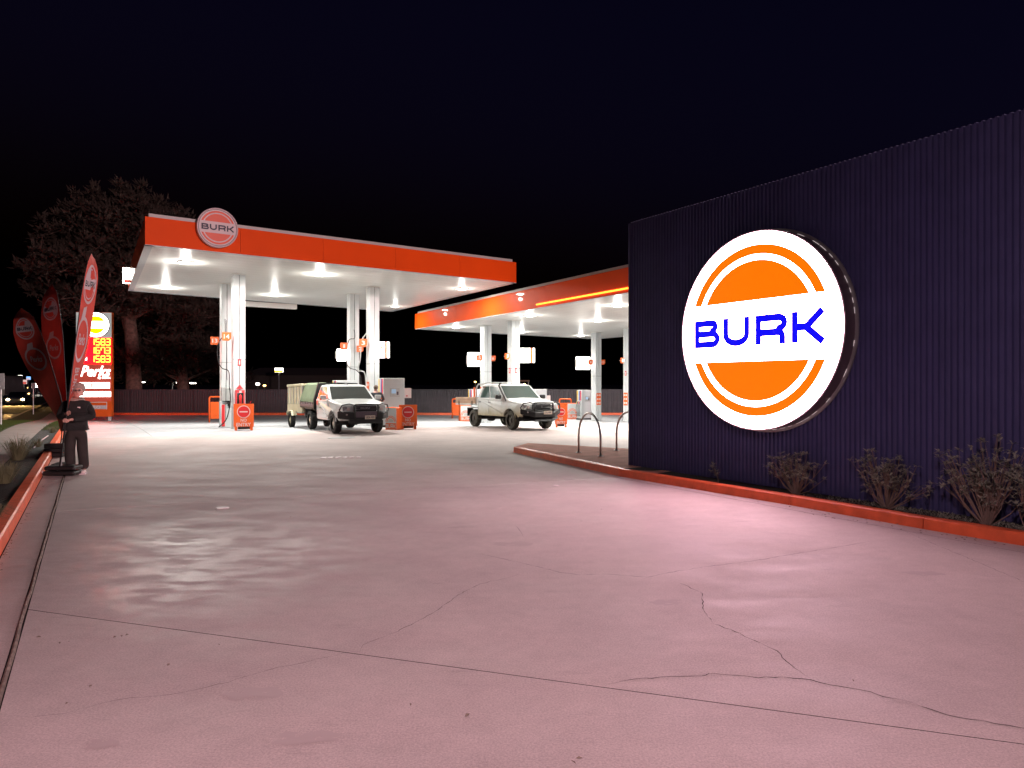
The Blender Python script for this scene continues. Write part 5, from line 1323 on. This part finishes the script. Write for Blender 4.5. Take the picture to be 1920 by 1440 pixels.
def far_sign(px, py, w_, h_, Y, m1, m2, lab, post=True):
    p = P(px, py, Y); t = thing('far_sign', lab, 'sign', (p.x, Y, -.6)); k = Y/F
    MB().box((0, 0, p.z+.6), (w_*k, .3, h_*k)).build('face', M[m1], t)
    if m2: MB().box((0, -.17, p.z+.6-h_*k*.25), (w_*k*.98, .04, h_*k*.45)).build('band', M[m2], t)
    if post: MB().tube([(0, .0, 0), (0, 0, p.z+.6-h_*k*.4)], .12, 6).build('post', M['galv'], t)
far_sign(45, 716, 10, 8, 160, 'farpale', 'farred', 'small red and pale lit sign over the far road')
far_sign(53.5, 709, 6.5, 6, 180, 'farblue', 'farpale', 'small blue and white lit sign over the far road')
far_sign(71, 722, 7, 8, 150, 'farwhite', None, 'bright white lit sign beside the roadside post')
far_sign(523, 694, 15, 8, 120, 'box', 'logoyellow', 'small white lit sign high behind the fence', True)
for (px, py, r_, Y, mt, lb) in ((483, 720, 4, 90, 'farwhite', 'white light just above the fence left of trailer'), (496, 723, 3, 92, 'farwarm', 'warm light just above the fence left of trailer'), (345, 727, 3.5, 88, 'farwhite', 'low white light between the paired street lamps'),
                                (891, 716, 2.2, 60, 'farwarm', 'orange beacon above the pump behind tan tray'), (983, 721, 3, 70, 'farwarm', 'warm lamp under the awning beyond fence'), (367, 666, 1.2, 120, 'farwarm', 'tiny amber light high in the dark behind the pine')):
    p = P(px, py, Y); t = thing('far_lamp', lb, 'lamp', (p.x, Y, -.6), 0, 'distant lamps'); MB().tube([(0, .1, 0), (0, .1, p.z+.6)], .05, 5).build('post', M['brickdark'], t); ball((0, 0, p.z+.6), r_*Y/F*.8, M[mt], 'globe', t, 1.3, 1, .8, 8)
rnd = random.Random(21)
for i, (px, py) in enumerate(((6, 733), (24, 718), (27, 728), (36, 728), (40, 731), (47, 734), (52, 727), (56, 731), (32, 736), (13, 737), (45, 739), (60, 726), (20, 731))):
    Y = rnd.uniform(130, 230); p = P(px, py, Y); o = ball((0, 0, 0), rnd.uniform(.9, 1.5)*Y/F, M[['farwarm', 'farwhite'][i % 2]], 'far_lamp', None, 1.4, 1, .7, 8); o.location = p
    tag(o, 'one of the tiny bright points of light along the far road', 'lamp', 'tiny lights along the far road')
# awning with lamp beyond the fence, far building
p = P(975, 714, 72); aw = thing('awning', 'small lit awning beyond the fence behind the dusty ute', 'awning', (p.x, 72, -.6)); MB().box((0, 0, p.z+.6), (1.9, 1.4, .14)).build('roof', M['timber'], aw)
for s_ in (-1, 1): MB().box((s_*.85, 0, (p.z+.5)/2), (.08, .08, p.z+.5)).build('post', M['grey'], aw)
p = P(5, 735, 110); hb = thing('far_building', 'pale building side at the left edge beside the far road', 'building', (p.x-5, 110, -.6), .2)
MB().box((0, 3, 2.0), (9.5, 6, 3.0)).build('wall', M['farwall'], hb); MB().box((0, 3, 3.55), (9.9, 6.4, .12)).build('roof', M['brickdark'], hb)
for k in range(3): MB().box((-2.6+k*2.6, -.02, 1.7), (1.4, .05, 1.1)).build('window', M['glass'], hb)
li = bpy.data.lights.new('building_lamp', 'POINT'); li.energy = 180; li.color = (1, .8, .7); li.shadow_soft_size = .3; lo = bpy.data.objects.new('building_lamp', li); C.objects.link(lo); lo.parent = hb; lo.location = (3, -4, 4)
p = P(575, 715, 130); hb = thing('far_building', 'low dark brown building barely seen behind the fence and trailer', 'building', (p.x, 130, -.6), .1)
MB().box((0, 3, 1.9), (22, 8, 3.8)).build('wall', M['brickdark'], hb); MB().prism([(-11.5, -1.5, 3.8), (11.5, -1.5, 3.8), (9, 3, 5.2), (-9, 3, 5.2)], (0, .2, 0)).build('roof', M['brickdark'], hb)
# roadside posts
def post_sign(px, pyb, pyt, w_, lab, rz=.2, plate=(8, 11)):
    p = G(px, pyb, .07); k = p.y/F; t = thing('sign_post', lab, 'sign', (p.x, p.y, p.z), rz); H_ = (pyb-pyt)*k
    MB().tube([(0, 0, -.1), (0, 0, H_)], .032, 8).build('post', M['galv'], t); MB().box((0, -.04, H_-plate[1]*k/2), (plate[0]*k*.75, .012, plate[1]*k)).build('plate', M['galv'], t, bevel=.004)
post_sign(62.5, 777, 718, 8, 'thin roadside post with small pale sign plate'); post_sign(2, 797, 700, 10, 'roadside sign post at the left edge with square plate', .3, (16, 30))
# oncoming car with lit headlights
cy_ = 78.0; p = P(32, 742, cy_); car = thing('oncoming_car', 'oncoming car with dazzling headlights on the far road', 'car', (p.x, cy_, -.63), R(30))
MB().prism([(-.88, -1.9, .25), (-.88, -2.0, .55), (-.88, -1.9, .78), (-.88, -.9, .92), (-.88, 1.9, .95), (-.88, 2.1, .7), (-.88, 2.05, .25)], (1.76, 0, 0)).build('body', M['seam'], car, bevel=.06)
MB().prism([(-.74, -.9, .9), (-.66, -.2, 1.42), (-.66, 1.1, 1.45), (-.74, 1.8, .93)], (1.4, 0, 0)).build('cabin', M['glass'], car, bevel=.05)
for s_ in (-1, 1):
    ball((s_*.66, -1.98, .66), .12, M['headlight'], 'headlight', car, 1.3, .5, .9, 10)
    for y_ in (-1.25, 1.35): MB().disc((s_*.78, y_, .31), .31, 'x', .2, 18).build('wheel', M['tyre'], car)
    li = bpy.data.lights.new('headlight_beam', 'SPOT'); li.energy = 1800; li.color = (1, .55, .18); li.spot_size = R(75); li.spot_blend = .7; li.shadow_soft_size = .08
    lo = bpy.data.objects.new('headlight_beam', li); C.objects.link(lo); lo.parent = car; lo.location = (s_*.66, -2.12, .68); lo.rotation_euler = (R(84), 0, R(180))
p = P(47, 736, 120); c3 = thing('oncoming_car', 'second smaller car with dim yellow lights behind the dazzling one', 'car', (p.x, 120, -.63), R(30))
MB().prism([(-.88, -1.9, .25), (-.88, -2.0, .6), (-.88, -.9, .92), (-.7, 0, 1.45), (-.7, 1.2, 1.45), (-.88, 2.0, .9), (-.88, 2.05, .25)], (1.7, 0, 0)).build('body', M['seam'], c3)
for s_ in (-1, 1): ball((s_*.66, -1.98, .66), .12, M['farwarm'], 'headlight', c3, 1.3, .5, .9, 8)
# added unseen street lamp behind the camera, lights the near concrete and wall
def added_lamp(loc, aim_z, power, col, lab, h_=7.5):
    t = thing('street_lamp', lab, 'street lamp', loc)
    MB().tube([(0, 0, 0), (0, 0, h_)], [.09, .06], 10).build('pole', M['galv'], t); MB().tube([(0, 0, h_), (2.0, .2, h_+.25)], .04, 8).build('arm', M['galv'], t)
    MB().box((2.1, .2, h_+.22), (.7, .3, .12)).build('head', M['grey'], t); MB().box((2.1, .2, h_+.14), (.5, .24, .04)).build('lens', M['farwhite'], t)
    li = bpy.data.lights.new('added_lamp_light', 'SPOT'); li.energy = power*4; li.spot_size = R(128); li.spot_blend = .8; li.shadow_soft_size = .2; li.color = col
    lo = bpy.data.objects.new('added_lamp_light', li); C.objects.link(lo); lo.parent = t; lo.location = (2.1, .2, h_+.06); lo.rotation_euler = (R(aim_z), R(-34), 0)
added_lamp((-4.2, -3.2, 0), 14, 1080, (1, .64, .72), 'added unseen street lamp on a tall pole behind the camera')
# added unseen flood mast far behind the camera, throws pink light on canopy edges
fm = thing('added_flood_mast', 'added unseen flood light mast far behind the camera', 'light mast', (46, -46, 0), R(33)); MB().tube([(0, 0, 0), (0, 0, 14)], [.2, .1], 10).build('pole', M['galv'], fm)
MB().box((0, 0, 14.1), (2.2, .15, .15)).build('crossbar', M['galv'], fm)
for k in range(3): MB().box((-.8+k*.8, .12, 14.1), (.5, .25, .4)).build('added_flood_light', M['grey'], fm); MB().box((-.8+k*.8, .25, 14.1), (.44, .02, .34)).build('lens', M['farwhite'], fm)
li = bpy.data.lights.new('added_flood_beam', 'SPOT'); li.energy = 160000; li.spot_size = R(100); li.spot_blend = .8; li.shadow_soft_size = 2; li.color = (1, .68, .68)
lo = bpy.data.objects.new('added_flood_beam', li); C.objects.link(lo); lo.parent = fm; lo.location = (0, .5, 14.1); lo.rotation_euler = (R(82), 0, 0)
